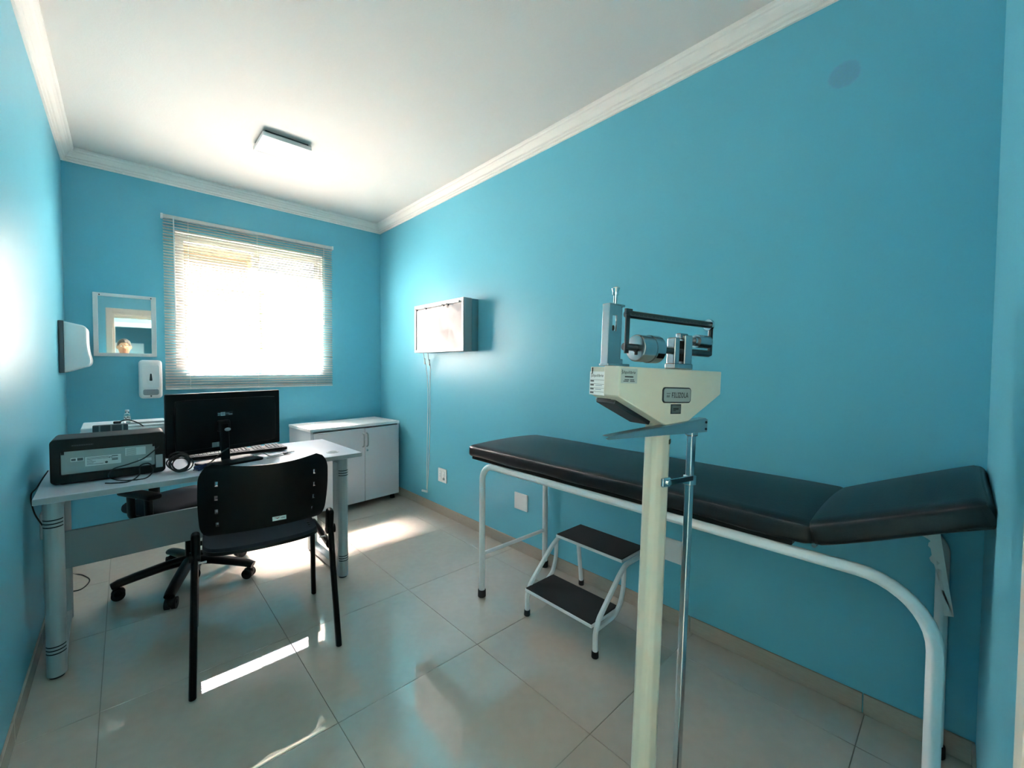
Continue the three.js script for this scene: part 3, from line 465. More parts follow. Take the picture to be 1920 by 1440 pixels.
// ---------------------------------------------------------------- things on the desk
{ // black printer with its back to the room
  const t = thing('office_printer', 'black printer on the left end of the desk, its grey labelled back showing', 'printer', [0.244, DT + 0.0005, 1.372]);
  const sh = rrect(-0.188, 0.188, 0.006, 0.196, 0.018); sh.holes.push(rrect(-0.157, 0.15, 0.042, 0.142, 0.004, THREE.Path));
  const body = obj('body', [extrude(rrect(-0.188, 0.188, 0.006, 0.196, 0.018), 0.16, 0.004).translate(0, 0, -0.038), extrude(sh, 0.026, 0.003).translate(0, 0, 0.119)], M.blackPlastic, t);
  const bp = obj('back_panel', [extrude(poly([[-0.157, 0.042], [0.15, 0.042], [0.15, 0.128], [0.142, 0.128], [0.142, 0.142], [-0.147, 0.142], [-0.147, 0.126], [-0.157, 0.126]]), 0.006, 0.0008).translate(0, 0, 0.1215)], std('#8f9c9d', 0.45, { metalness: 0.3 }), t);
  const lab = (x, y, w, h, draw) => { obj('label', [rbox(w, h, 0.0012, 0.0004, x, y, 0.1284)], M.whitePlastic, bp); obj('label_print', [new THREE.PlaneGeometry(w * 0.98, h * 0.96).translate(x, y, 0.1292)], std('#fff', 0.5, { map: canvasTex(256, Math.round(256 * h / w), draw) }), bp); };
  const lines = (seedN) => (g, w, h) => { g.fillStyle = '#c9d2d2'; g.fillRect(0, 0, w, h); g.fillStyle = '#3c474a'; let s = seedN; for (let y = 8; y < h - 6; y += 13) { s = (s * 7 + 3) % 23; g.fillRect(8, y, 40 + s * 8, 4); if (s % 3 === 0) g.fillRect(190, y - 2, 46, 9); } };
  lab(-0.108, 0.102, 0.04, 0.016, (g, w, h) => { g.fillStyle = '#d6dddd'; g.fillRect(0, 0, w, h); g.fillStyle = '#454f52'; g.fillRect(10, 20, 90, 60); g.fillRect(130, 10, 116, 80); });
  lab(-0.026, 0.088, 0.115, 0.04, (g, w, h) => { lines(5)(g, w, h); g.fillStyle = '#1e2628'; g.font = 'bold 22px sans-serif'; g.fillText('PC', 170, 28); g.beginPath(); g.arc(150, 68, 11, 0, 7); g.fill(); });
  lab(0.082, 0.114, 0.07, 0.036, lines(11)); lab(0.115, 0.07, 0.045, 0.014, lines(3));
  obj('brand_print', [new THREE.PlaneGeometry(0.068, 0.007).translate(-0.09, 0.166, 0.1458)], std('#fff', 0.4, { map: canvasTex(256, 26, (g, w, h) => { g.fillStyle = '#0e0f12'; g.fillRect(0, 0, w, h); g.fillStyle = '#3d444a'; for (let k = 0; k < 9; k++) g.fillRect(8 + k * 27, 7 + (k % 3), 18, 11); }) }), body);
  obj('port_block', [rbox(0.026, 0.06, 0.012, 0.002, 0.165, 0.06, 0.146)], M.greyPlastic, body);
  for (const x of [-0.15, 0.15]) for (const z of [-0.02, 0.11]) obj('foot', [cyl(0.012, 0.012, 0.008, x, 0.004, z)], M.blackRubber, t);
}
{ // white printer behind it
  const t = thing('label_printer', 'white printer with grey paper tray standing behind the black printer', 'printer', [0.293, DT, 1.105]);
  obj('body', [rbox(0.33, 0.185, 0.2, 0.012, 0, 0.0985, 0)], M.whitePlastic, t);
  const lid = obj('lid', [rbox(0.326, 0.016, 0.19, 0.006, 0, 0.199, -0.004, 0.06)], M.whitePlastic, t);
  obj('lid_groove', [rbox(0.17, 0.004, 0.012, 0.0015, 0.075, 0.205, 0.05, 0.06), rbox(0.17, 0.004, 0.012, 0.0015, 0.075, 0.2075, 0.02, 0.06)], M.greyPlastic, lid);
  const tr = obj('paper_tray', [rbox(0.13, 0.05, 0.03, 0.004, -0.055, 0.19, 0.105)], M.darkGrey, t);
  for (let k = 0; k < 3; k++) obj('tray_rib', [rbox(0.006, 0.046, 0.004, 0.001, -0.095 + k * 0.042, 0.19, 0.1215)], M.greyPlastic, tr);
  const b = thing('glass_vial', 'small clear bottle with white label standing on the white printer', 'bottle', [0.30, DT + 0.2095, 1.12]);
  obj('glass_body', [lathe([[0, 0], [0.0125, 0], [0.013, 0.002], [0.013, 0.042], [0.010, 0.049], [0.007, 0.052], [0.007, 0.058], [0, 0.058]], 24)], std('#d7e4e6', 0.06, { transmission: 0.9, thickness: 0.01, ior: 1.45 }), b);
  obj('cap', [lathe([[0, 0.058], [0.0085, 0.058], [0.0085, 0.068], [0, 0.069]], 22)], M.whitePlastic, b);
  obj('label_wrap', [lathe([[0.0133, 0.01], [0.0133, 0.036]], 28)], std('#fff', 0.5, { map: canvasTex(256, 96, (g, w, h) => { g.fillStyle = '#eef1f1'; g.fillRect(0, 0, w, h); g.fillStyle = '#20262a'; for (let k = 0; k < 5; k++) { g.fillRect(k * 52, 10, 16, 22); g.fillRect(k * 52 + 20, 34, 20, 16); g.fillRect(k * 52, 64, 40, 6); } }) }), b);
}
{ // monitor seen from behind
  const t = thing('computer_monitor', 'black flat monitor seen from behind, standing on the middle of the desk', 'monitor', [0.726, DT + 0.0005, 1.47], 0.262);
  const z = -0.105, x = 0.0;
  const cx = 0.015;
  obj('screen_case', [rbox(0.566, 0.318, 0.022, 0.006, cx, 0.209, z - 0.012), softBox(0.5, 0.26, 0.03, 0.014, 10, 4, 4).translate(cx, 0.205, z + 0.008)], M.blackSatin, t);
  obj('screen', [rbox(0.55, 0.3, 0.002, 0.0008, cx, 0.21, z - 0.0235)], M.glossBlack, t);
  const neck = obj('neck', [rbox(0.042, 0.2, 0.016, 0.006, -0.025, 0.105, z + 0.045, -0.06), rbox(0.06, 0.06, 0.03, 0.008, -0.025, 0.19, z + 0.03)], M.blackSatin, t);
  obj('hinge_cap', [ball(0.012, -0.013, 0.17, z + 0.05, 1.3, 0.8, 0.6)], M.greyPlastic, neck);
  obj('stand_base', [extrude(rrect(-0.16, 0.115, -0.09, 0.085, 0.025), 0.012, 0.003).rotateX(-Math.PI / 2).translate(0, 0, z + 0.09)], M.blackSatin, t);
  const card = (n, x0, y0, w, h, draw) => obj(n, [new THREE.PlaneGeometry(w, h).translate(x0, y0, z + 0.0234)], std('#fff', 0.45, { map: canvasTex(256, Math.round(256 * h / w), draw) }), t);
  card('port_label', -0.012, 0.252, 0.075, 0.022, (g, w, h) => { g.fillStyle = '#0a0b0e'; g.fillRect(0, 0, w, h); g.fillStyle = '#b9c6ca'; g.fillRect(52, 4, 76, 66); g.fillRect(4, 16, 44, 12); g.fillRect(4, 44, 44, 14); g.fillStyle = '#4d5a60'; g.fillRect(64, 18, 52, 10); g.fillRect(64, 42, 52, 10); g.fillStyle = '#5b646c'; g.fillRect(140, 16, 60, 34); g.fillStyle = '#a9b6bb'; g.fillRect(184, 42, 66, 14); }).userData.label = 'small white port label';
  card('rating_label', -0.06, 0.092, 0.034, 0.025, (g, w, h) => { g.fillStyle = '#9aa3a1'; g.fillRect(0, 0, w, h); g.fillStyle = '#596361'; for (let y = 14; y < h - 10; y += 22) g.fillRect(14, y, 60 + (y * 7) % 150, 8); }).userData.label = 'small grey rating label';
}
{ // keyboard behind the monitor
  const t = thing('keyboard', 'black keyboard lying on the desk behind the monitor', 'keyboard', [0.776, DT, 1.245], 0.0);
  obj('case', [extrude(rrect(-0.245, 0.245, -0.075, 0.075, 0.01), 0.016, 0.003).rotateX(-Math.PI / 2).rotateX(-0.04).translate(0, 0.0035, 0)], M.blackPlastic, t);
  const keyG = rbox(0.0155, 0.007, 0.0155, 0.002), wide = rbox(0.1, 0.007, 0.0155, 0.002), keyM = std('#1c1e22', 0.35);
  for (let j = 0; j < 6; j++) for (let i = 0; i < 24; i++) { if (i === 15 || i === 19) continue; if (j === 5 && i > 4 && i < 9) continue; const k = obj('key', keyG, keyM, t); k.position.set(-0.219 + i * 0.0188, 0.0235 + (j - 2.5) * -0.0008, -0.055 + j * 0.0195); }
  const sp = obj('space_bar', wide, keyM, t); sp.position.set(-0.115 + 0.018, 0.0225, 0.0425);
}
{ // cables
  {
    const pts = [[0.445, DT + 0.06, 1.535]];
    for (let k = 0; k < 6; k++) for (let a = 0; a < 8; a++) { const p = a / 8 * Math.PI * 2 + 2.2 + k * 0.25, rx = 0.038 + 0.008 * Math.sin(k * 2.1), ry = 0.034 + 0.007 * Math.cos(k * 1.7); pts.push([0.484 + 0.006 * Math.sin(k * 1.3) + rx * Math.cos(p), DT + 0.005 + ry + ry * Math.sin(p) + 0.002 * k, 1.555 + 0.012 * Math.sin(k * 2.7) - 0.02 * Math.sin(p)]); }
    tag(obj('power_cable', [spline(pts, 0.003, 6)], M.cable), 'coil of black cable looped on the desk beside the monitor', 'cable');
  }
  const v = thing('monitor_cable', 'black monitor cable with a blue plug lying by the monitor foot', 'cable', [0, 0, 0]);
  obj('wire', [spline([[0.7, DT + 0.07, 1.43], [0.66, DT + 0.055, 1.47], [0.61, DT + 0.03, 1.54], [0.575, DT + 0.02, 1.575]], 0.0034, 10), spline([[0.572, DT + 0.016, 1.6], [0.585, DT + 0.01, 1.62], [0.61, DT + 0.005, 1.63]], 0.0034, 10)], M.cable, v);
  obj('blue_plug', [rbox(0.034, 0.018, 0.036, 0.004, 0.556, DT + 0.016, 1.585, 0.1, 0.5, 0.2), cyl(0.006, 0.008, 0.03, 0.574, DT + 0.02, 1.572, 0.4, 0, -1.1), cylX(0.003, 0.535, 0.575, DT + 0.026, 1.6), cylX(0.003, 0.53, 0.56, DT + 0.01, 1.592)], M.blue, v).userData.label = 'dark blue plug';
  tag(obj('printer_cable', [spline([[0.41, DT + 0.13, 1.522], [0.385, DT + 0.11, 1.54], [0.35, DT + 0.085, 1.56], [0.30, DT + 0.07, 1.575], [0.25, DT + 0.055, 1.57], [0.235, DT + 0.03, 1.575], [0.26, DT + 0.012, 1.6], [0.31, DT + 0.004, 1.61], [0.36, DT + 0.004, 1.6], [0.385, DT + 0.03, 1.57], [0.37, DT + 0.06, 1.555], [0.34, DT + 0.055, 1.565], [0.335, DT + 0.02, 1.59], [0.30, DT + 0.004, 1.63], [0.25, DT + 0.004, 1.62], [0.225, DT + 0.004, 1.6]], 0.0028, 9)], M.cable), 'thin black cable trailing over the back of the black printer', 'cable');
  tag(obj('usb_cable', [spline([[0.04, DT + 0.05, 1.4], [0.03, DT + 0.03, 1.47], [0.018, DT + 0.004, 1.52], [0.008, DT - 0.01, 1.56], [0.008, DT - 0.1, 1.5], [0.03, DT - 0.2, 1.42]], 0.0026)], M.cable), 'thin black cable hanging over the left desk edge by the wall', 'cable');
  const u = thing('adapter_cable', 'thin pale cable with small plugs lying right of the monitor foot', 'cable', [0.035, 0, -0.02]);
  obj('wire', [spline([[0.78, DT + 0.022, 1.5], [0.82, DT + 0.03, 1.49], [0.85, DT + 0.01, 1.5], [0.89, DT + 0.004, 1.47], [0.93, DT + 0.006, 1.45], [0.96, DT + 0.006, 1.46]], 0.0022), spline([[0.83, DT + 0.004, 1.53], [0.9, DT + 0.004, 1.5], [0.95, DT + 0.004, 1.46]], 0.0018)], M.greyPlastic, u);
  obj('plug', [rbox(0.03, 0.009, 0.014, 0.003, 0.945, DT + 0.007, 1.455, 0, 0.3), rbox(0.012, 0.005, 0.011, 0.001, 0.966, DT + 0.007, 1.449, 0, 0.3)], M.darkGrey, u);
  obj('plug', [rbox(0.028, 0.008, 0.012, 0.003, 0.975, DT + 0.006, 1.42, 0, -0.2), rbox(0.012, 0.004, 0.01, 0.001, 0.994, DT + 0.006, 1.424, 0, -0.2)], M.steel, u);
  tag(obj('floor_cable', [spline([[0.012, 0.09, 0.42], [0.03, 0.004, 0.5], [0.09, 0.004, 0.6], [0.125, 0.004, 0.72], [0.09, 0.004, 0.82], [0.03, 0.004, 0.8]], 0.0028)], M.cable), 'thin grey cable curling on the floor under the desk', 'cable');
  tag(obj('flat_cable', [spline([[0.27, DT + 0.222, 1.17], [0.3, DT + 0.232, 1.19], [0.34, DT + 0.215, 1.21], [0.36, DT + 0.2, 1.24]], 0.003), rbox(0.03, 0.012, 0.016, 0.003, 0.262, DT + 0.219, 1.17)], M.cable), 'black cable end with plug lying on the white printer', 'cable');
}
console.log('desk ready');
// ---------------------------------------------------------------- cabinet
{
  const t = thing('low_cabinet', 'low grey two-door cabinet in the corner under the window', 'cabinet', [1.389, 0, 0.564], 0.088);
  const w = 0.822, h = 0.737, d = 0.44;
  obj('cabinet_top', [rbox(w + 0.008, 0.025, d + 0.008, 0.003, w / 2, h - 0.0125, -d / 2)].map(metreUV), std('#dcdedf', 0.32), t);
  obj('side_panel', [rbox(0.018, h - 0.075, d, 0.001, 0.009, (h - 0.025 + 0.05) / 2, -d / 2)], M.cabinet, t); obj('side_panel', [rbox(0.018, h - 0.075, d, 0.001, w - 0.009, (h - 0.025 + 0.05) / 2, -d / 2)], M.cabinet, t);
  obj('back_panel', [rbox(w - 0.04, h - 0.1, 0.006, 0.001, w / 2, 0.39, -d + 0.006)], M.cabinet, t); obj('bottom_panel', [rbox(w - 0.036, 0.018, d, 0.001, w / 2, 0.059, -d / 2)], M.cabinet, t);
  obj('shelf', [rbox(w - 0.038, 0.018, d - 0.05, 0.001, w / 2, 0.37, -d / 2)], M.cabinet, t);
  for (const [x0, x1, hx] of [[0.02, 0.462, 0.446], [0.466, w - 0.02, 0.483]]) {
    const dr = obj('door', [rbox(x1 - x0, h - 0.092, 0.018, 0.0015, (x0 + x1) / 2, (h - 0.034 + 0.055) / 2, 0.009)], M.cabinet, t);
    obj('handle', [bent([[hx, 0.66, 0.016], [hx, 0.655, 0.038, 0.012], [hx, 0.6, 0.046, 0.04], [hx, 0.545, 0.038, 0.012], [hx, 0.54, 0.016]], 0.0055, 0.007)], M.greyPlastic, dr);
    if (hx > 0.47) obj('lock', [cylZ(0.009, 0.017, 0.024, hx + 0.002, 0.505), cylZ(0.004, 0.024, 0.03, hx + 0.002, 0.505)], M.chrome, dr);
  }
  for (const x of [0.04, w - 0.04]) for (const z of [-0.05, -d + 0.05]) obj('foot', [cyl(0.018, 0.022, 0.05, x, 0.025, z)], M.blackPlastic, t);
}
// ---------------------------------------------------------------- venetian blind
{
  const t = thing('venetian_blind', 'white venetian blind with slats half open over the window', 'blind', [0, 0, 0]);
  const x0 = 0.521, x1 = 1.76, z = 0.026, y0 = 1.062, y1 = 2.345, n = 60, tilt = 0.65;
  const rail = obj('headrail', [rbox(x1 - x0 + 0.006, 0.026, 0.03, 0.003, (x0 + x1) / 2, 2.362, z)], M.slat, t);
  for (const x of [x0 - 0.006, x1 + 0.006]) obj('end_bracket', [rbox(0.014, 0.034, 0.04, 0.002, x, 2.362, 0.021)], M.whitePlastic, rail);
  obj('bottom_rail', [rbox(x1 - x0, 0.014, 0.024, 0.004, (x0 + x1) / 2, y0 + 0.006, z)], M.slat, t);
  const slatGeo = (() => { const N = 5, wd = 0.025, th = 0.0005, sec = []; for (let k = 0; k <= N; k++) { const s = k / N - 0.5; sec.push([s * wd, 0.0022 * (1 - 4 * s * s)]); }
    const L = x1 - x0; return sheet(8, N, (u, v) => { const k = Math.round(v * N), c = Math.cos(tilt), s = Math.sin(tilt), [a, b] = sec[k]; return V((u - 0.5) * L, -a * s + b * c, a * c + b * s); }, th); })();
  for (let k = 0; k < n; k++) {
    const s = obj('slat', slatGeo, M.slat, t), y = y0 + 0.024 + k * (y1 - y0 - 0.034) / (n - 1);
    s.position.set((x0 + x1) / 2 + (rnd() - 0.5) * 0.003, y, z); s.rotation.x = (rnd() - 0.5) * 0.05; s.rotation.z = (rnd() - 0.5) * 0.0012;
  }
  for (const x of [0.672, 1.14, 1.61]) for (const dz of [-0.0135, 0.0135]) obj('ladder_cord', [bar([x, y0, z + dz], [x, 2.36, z + dz], 0.0009, 0.0009, 6)], M.cord, t);
  obj('tilt_wand', [bar([0.583, 2.35, z + 0.022], [0.585, 1.525, z + 0.026], 0.0042, 0.0042, 6), bent([[0.583, 2.362, z + 0.012], [0.583, 2.362, z + 0.022, 0.004], [0.583, 2.345, z + 0.022]], 0.002)], M.whitePlastic, t);
  const lc = obj('lift_cord', [bar([1.679, 2.35, z + 0.018], [1.681, 1.67, z + 0.022], 0.0012, 0.0012, 6), bar([1.684, 2.35, z + 0.018], [1.683, 1.67, z + 0.022], 0.0012, 0.0012, 6)], M.cord, t);
  obj('tassel', [lathe([[0, 0], [0.007, 0.0], [0.0065, 0.02], [0.003, 0.034], [0, 0.036]], 16).translate(1.682, 1.638, z + 0.022)], M.whitePlastic, lc);
}
// ---------------------------------------------------------------- things on the walls
{ // mirror
  const t = thing('wall_mirror', 'small square mirror in a white plastic frame on the wall beside the blind', 'mirror', [0.305, 1.53, 0]);
  const fr = rrect(-0.169, 0.169, -0.222, 0.222, 0.004); fr.holes.push(rrect(-0.143, 0.140, -0.198, 0.2, 0.001, THREE.Path));
  obj('frame', [extrude(fr, 0.016, 0.002).translate(0, 0, 0.001)], M.whitePlastic, t);
  obj('mirror_glass', [rbox(0.286, 0.402, 0.004, 0.0005, -0.0015, 0.001, 0.009)], M.mirror, t);
  for (const x of [-0.135, 0.14]) obj('screw', [cylZ(0.004, 0.016, 0.019, x, 0.208, 14)], M.blackPlastic, t);
}
{ // paper towel dispenser on the left wall, seen from its end
  const t = thing('towel_dispenser', 'white curved paper towel dispenser on the left wall near the corner', 'dispenser', [0, 1.2, 0.25]);
  const pr = new THREE.Shape(); pr.moveTo(0.02, 0.0); pr.lineTo(0.02, 0.312); pr.lineTo(0.104, 0.292); pr.quadraticCurveTo(0.122, 0.286, 0.123, 0.262); pr.bezierCurveTo(0.123, 0.19, 0.124, 0.15, 0.132, 0.11); pr.bezierCurveTo(0.142, 0.075, 0.142, 0.05, 0.122, 0.036); pr.lineTo(0.03, 0.001); pr.closePath();
  obj('cover', [extrude(pr, 0.26, 0.008, 16).translate(0, 0, -0.105)], M.whitePlastic, t);
  obj('wall_plate', [rbox(0.024, 0.318, 0.275, 0.005, 0.0125, 0.156, 0.022)], M.darkGrey, t);
}
{ // soap dispenser
  const t = thing('soap_dispenser', 'white soap dispenser with small sight window on the back wall under the mirror', 'dispenser', [0.434, 1.004, 0]);
  const body = obj('body', [softBox(0.132, 0.28, 0.1, 0.024, 12, 16, 10, (q) => { if (q.z > 0) q.z += 0.008 * Math.sin((q.y + 0.14) / 0.28 * 3.1) - 0.006 * (q.x / 0.066) ** 2; }).translate(0, 0.14, 0.051)], M.whitePlastic, t);
  obj('front_plate', [extrude(rrect(-0.05, 0.05, 0.075, 0.245, 0.014), 0.01, 0.003).translate(0, 0, 0.098)], M.whitePlastic, body);
  const dr = new THREE.Shape(); dr.moveTo(-0.0085, 0.132); dr.lineTo(-0.0045, 0.178); dr.quadraticCurveTo(0, 0.186, 0.0045, 0.178); dr.lineTo(0.0085, 0.132); dr.quadraticCurveTo(0, 0.126, -0.0085, 0.132);
  obj('sight_window', [extrude(dr, 0.004, 0.0008).translate(0, 0, 0.1065)], std('#27343a', 0.12), body);
  obj('push_lever', [extrude(rrect(-0.044, 0.044, 0.026, 0.068, 0.012), 0.016, 0.004).translate(0, 0, 0.096)], M.greyPlastic, t);
  obj('nozzle', [cyl(0.005, 0.003, 0.012, 0, 0.018, 0.104)], M.darkGrey, t);
}
{ // x-ray viewer
  const t = thing('xray_viewer', 'white x-ray film viewer light box on the right wall', 'light box', [W, 1.365, 1.275]);
  const hw = 0.345, h = 0.392, dp = 0.135;                              // front faces -x
  obj('back_box', [rbox(0.06, h - 0.004, 2 * hw - 0.004, 0.003, -0.031, h / 2, 0)], std('#5f929f', 0.45), t);
  obj('front_box', [rbox(dp - 0.066, h, 2 * hw, 0.003, -0.063 - (dp - 0.066) / 2, h / 2, 0)], std('#8a9da2', 0.45), t);
  const fr = rrect(-hw, hw, 0, h, 0.003); fr.holes.push(rrect(-hw + 0.022, hw - 0.022, 0.022, h - 0.028, 0.002, THREE.Path));
  obj('front_frame', [extrude(fr, 0.008, 0.0015).rotateY(-Math.PI / 2).translate(-dp, 0, 0)], M.whitePaint, t);
  const wave = dataTex(256, (u, v) => vnoise(u * 4, v * 4, 4) * 0.7 + vnoise(u * 9 + 2, v * 9, 9) * 0.3, false, 0.62);
  obj('acrylic_panel', [new THREE.PlaneGeometry(2 * hw - 0.04, h - 0.046, 1, 1).rotateY(-Math.PI / 2).translate(-dp - 0.001, h / 2 - 0.003, 0)].map(metreUV), std('#aeaaac', 0.03, { bumpMap: wave, bumpScale: 0.012, specularIntensity: 0.3 }), t);
  obj('film_clip_rail', [rbox(0.016, 0.016, 2 * hw - 0.06, 0.004, -dp - 0.012, h - 0.026, -0.01)], M.whitePaint, t);
  for (const z of [-0.29, -0.15, 0.1, 0.16]) obj('film_clip', [rbox(0.012, 0.012, 0.03, 0.003, -dp - 0.02, h - 0.036, z, 0.3)], M.darkGrey, t);
  const cd = obj('pull_cord', [spline([[-0.07, 0.0, -0.32], [-0.06, -0.04, -0.325], [-0.04, -0.1, -0.33], [-0.015, -0.3, -0.338], [-0.006, -0.7, -0.36], [-0.006, -1.2, -0.37]], 0.0026), cyl(0.006, 0.006, 0.05, -0.052, -0.07, -0.328)], M.cord, t); cd.userData.label = 'thin pale cord';
  obj('power_cord', [spline([[-0.06, 0.0, -0.27], [-0.05, -0.05, -0.272], [-0.03, -0.12, -0.275], [-0.012, -0.25, -0.31], [-0.006, -0.6, -0.32], [-0.006, -1.0, -0.34], [-0.008, -1.21, -0.36]], 0.003), cyl(0.006, 0.006, 0.05, -0.042, -0.08, -0.272)], M.cord, t);
  obj('plug', [rbox(0.014, 0.018, 0.09, 0.004, -0.008, -1.225, -0.4, -0.1)], M.whitePlastic, t);
}
const plate = (name, label, y, z, w, h, kind) => {
  const t = thing(name, label, kind === 'blank' ? 'cover plate' : 'outlet', [W, y, z]);
  obj('plate', [rbox(0.009, h, w, 0.0025, -0.0048, 0, 0)], M.whitePlastic, t);
  if (kind === 'socket') { for (const dz of [-0.026, 0.026]) { const m = obj('socket_module', [rbox(0.004, h * 0.62, 0.03, 0.001, -0.0098, 0, dz)], M.whitePaint, t); for (const dy of [-0.009, 0.009]) obj('hole', [cylX(0.0028, -0.0125, -0.0115, dy, dz, 12)], M.blackPlastic, m); } obj('plug_switch', [rbox(0.01, 0.018, 0.02, 0.002, -0.013, -0.025, 0.03)], M.greyPlastic, t); }
  else obj('inner_plate', [rbox(0.003, h * 0.88, w * 0.9, 0.001, -0.0095, 0, 0)], M.whitePlastic, t);
};
plate('wall_outlet', 'white double wall outlet below the x-ray viewer', 0.335, 1.15, 0.12, 0.115, 'socket');
plate('blank_plate', 'white blank wall plate beside the exam table leg', 0.342, 2.09, 0.122, 0.112, 'blank');
plate('blank_plate', 'white blank wall plate behind the scale column', 0.36, 3.13, 0.122, 0.112, 'blank');
{ const t = thing('wall_outlet', 'white wall outlet on the left wall beside the desk leg', 'outlet', [0, 0.515, 1.26]); obj('plate', [rbox(0.009, 0.115, 0.075, 0.0025, 0.0048, 0, 0)], M.whitePlastic, t); obj('socket_module', [rbox(0.004, 0.06, 0.03, 0.001, 0.0098, 0, 0)], M.whitePaint, t); }
{ // ceiling lamp, switched off
  const t = thing('ceiling_lamp', 'square white ceiling lamp, switched off', 'lamp', [1.079, H, 1.05]);
  obj('mount_plate', [rbox(0.25, 0.016, 0.23, 0.002, 0, -0.008, 0)], M.darkGrey, t);
  const f = rrect(-0.142, 0.142, -0.128, 0.128, 0.006); f.holes.push(rrect(-0.127, 0.127, -0.113, 0.113, 0.003, THREE.Path));
  obj('frame', [extrude(f, 0.026, 0.002).rotateX(Math.PI / 2).translate(0, -0.015, 0)], M.whitePlastic, t);
  obj('diffuser', [rbox(0.256, 0.006, 0.228, 0.002, 0, -0.036, 0)], std('#dcd8d0', 0.45), t);
}
console.log('walls ready');
// ---------------------------------------------------------------- hallway: lamp, cabinet
{
  const t = thing('hall_ceiling_lamp', 'round ceiling lamp in the hallway, seen only in the mirror', 'lamp', [1.6, H, 4.78]);
  obj('lamp_base', [cyl(0.15, 0.15, 0.02, 0, -0.01, 0, 0, 0, 0, 36)], M.whitePlastic, t);
  obj('lamp_diffuser', [lathe([[0, -0.07], [0.06, -0.066], [0.11, -0.052], [0.14, -0.03], [0.143, -0.02]], 36)], std('#ffffff', 0.5, { emissive: new THREE.Color('#fff1dc'), emissiveIntensity: 1.2, side: THREE.DoubleSide }), t);
  const l = new THREE.PointLight(new THREE.Color('#ffeeda'), 12); l.position.set(1.6, H - 0.12, 4.78); l.shadow.radius = 4; l.castShadow = true; scene.add(l);
  const c = thing('storage_cabinet', 'white storage cabinet in the dark room across the hallway, seen in the mirror', 'cabinet', [0.3, 0, 8.2]);
  obj('body', [rbox(0.62, 1.7, 0.4, 0.006, 0, 0.86, 0)], M.whitePaint, c); for (const x of [-0.153, 0.153]) { const d = obj('door', [rbox(0.3, 1.6, 0.016, 0.003, x, 0.86, -0.208)], M.whitePaint, c); obj('handle', [rbox(0.012, 0.12, 0.016, 0.004, x * 0.16, 0.9, -0.224)], M.steel, d); }
}
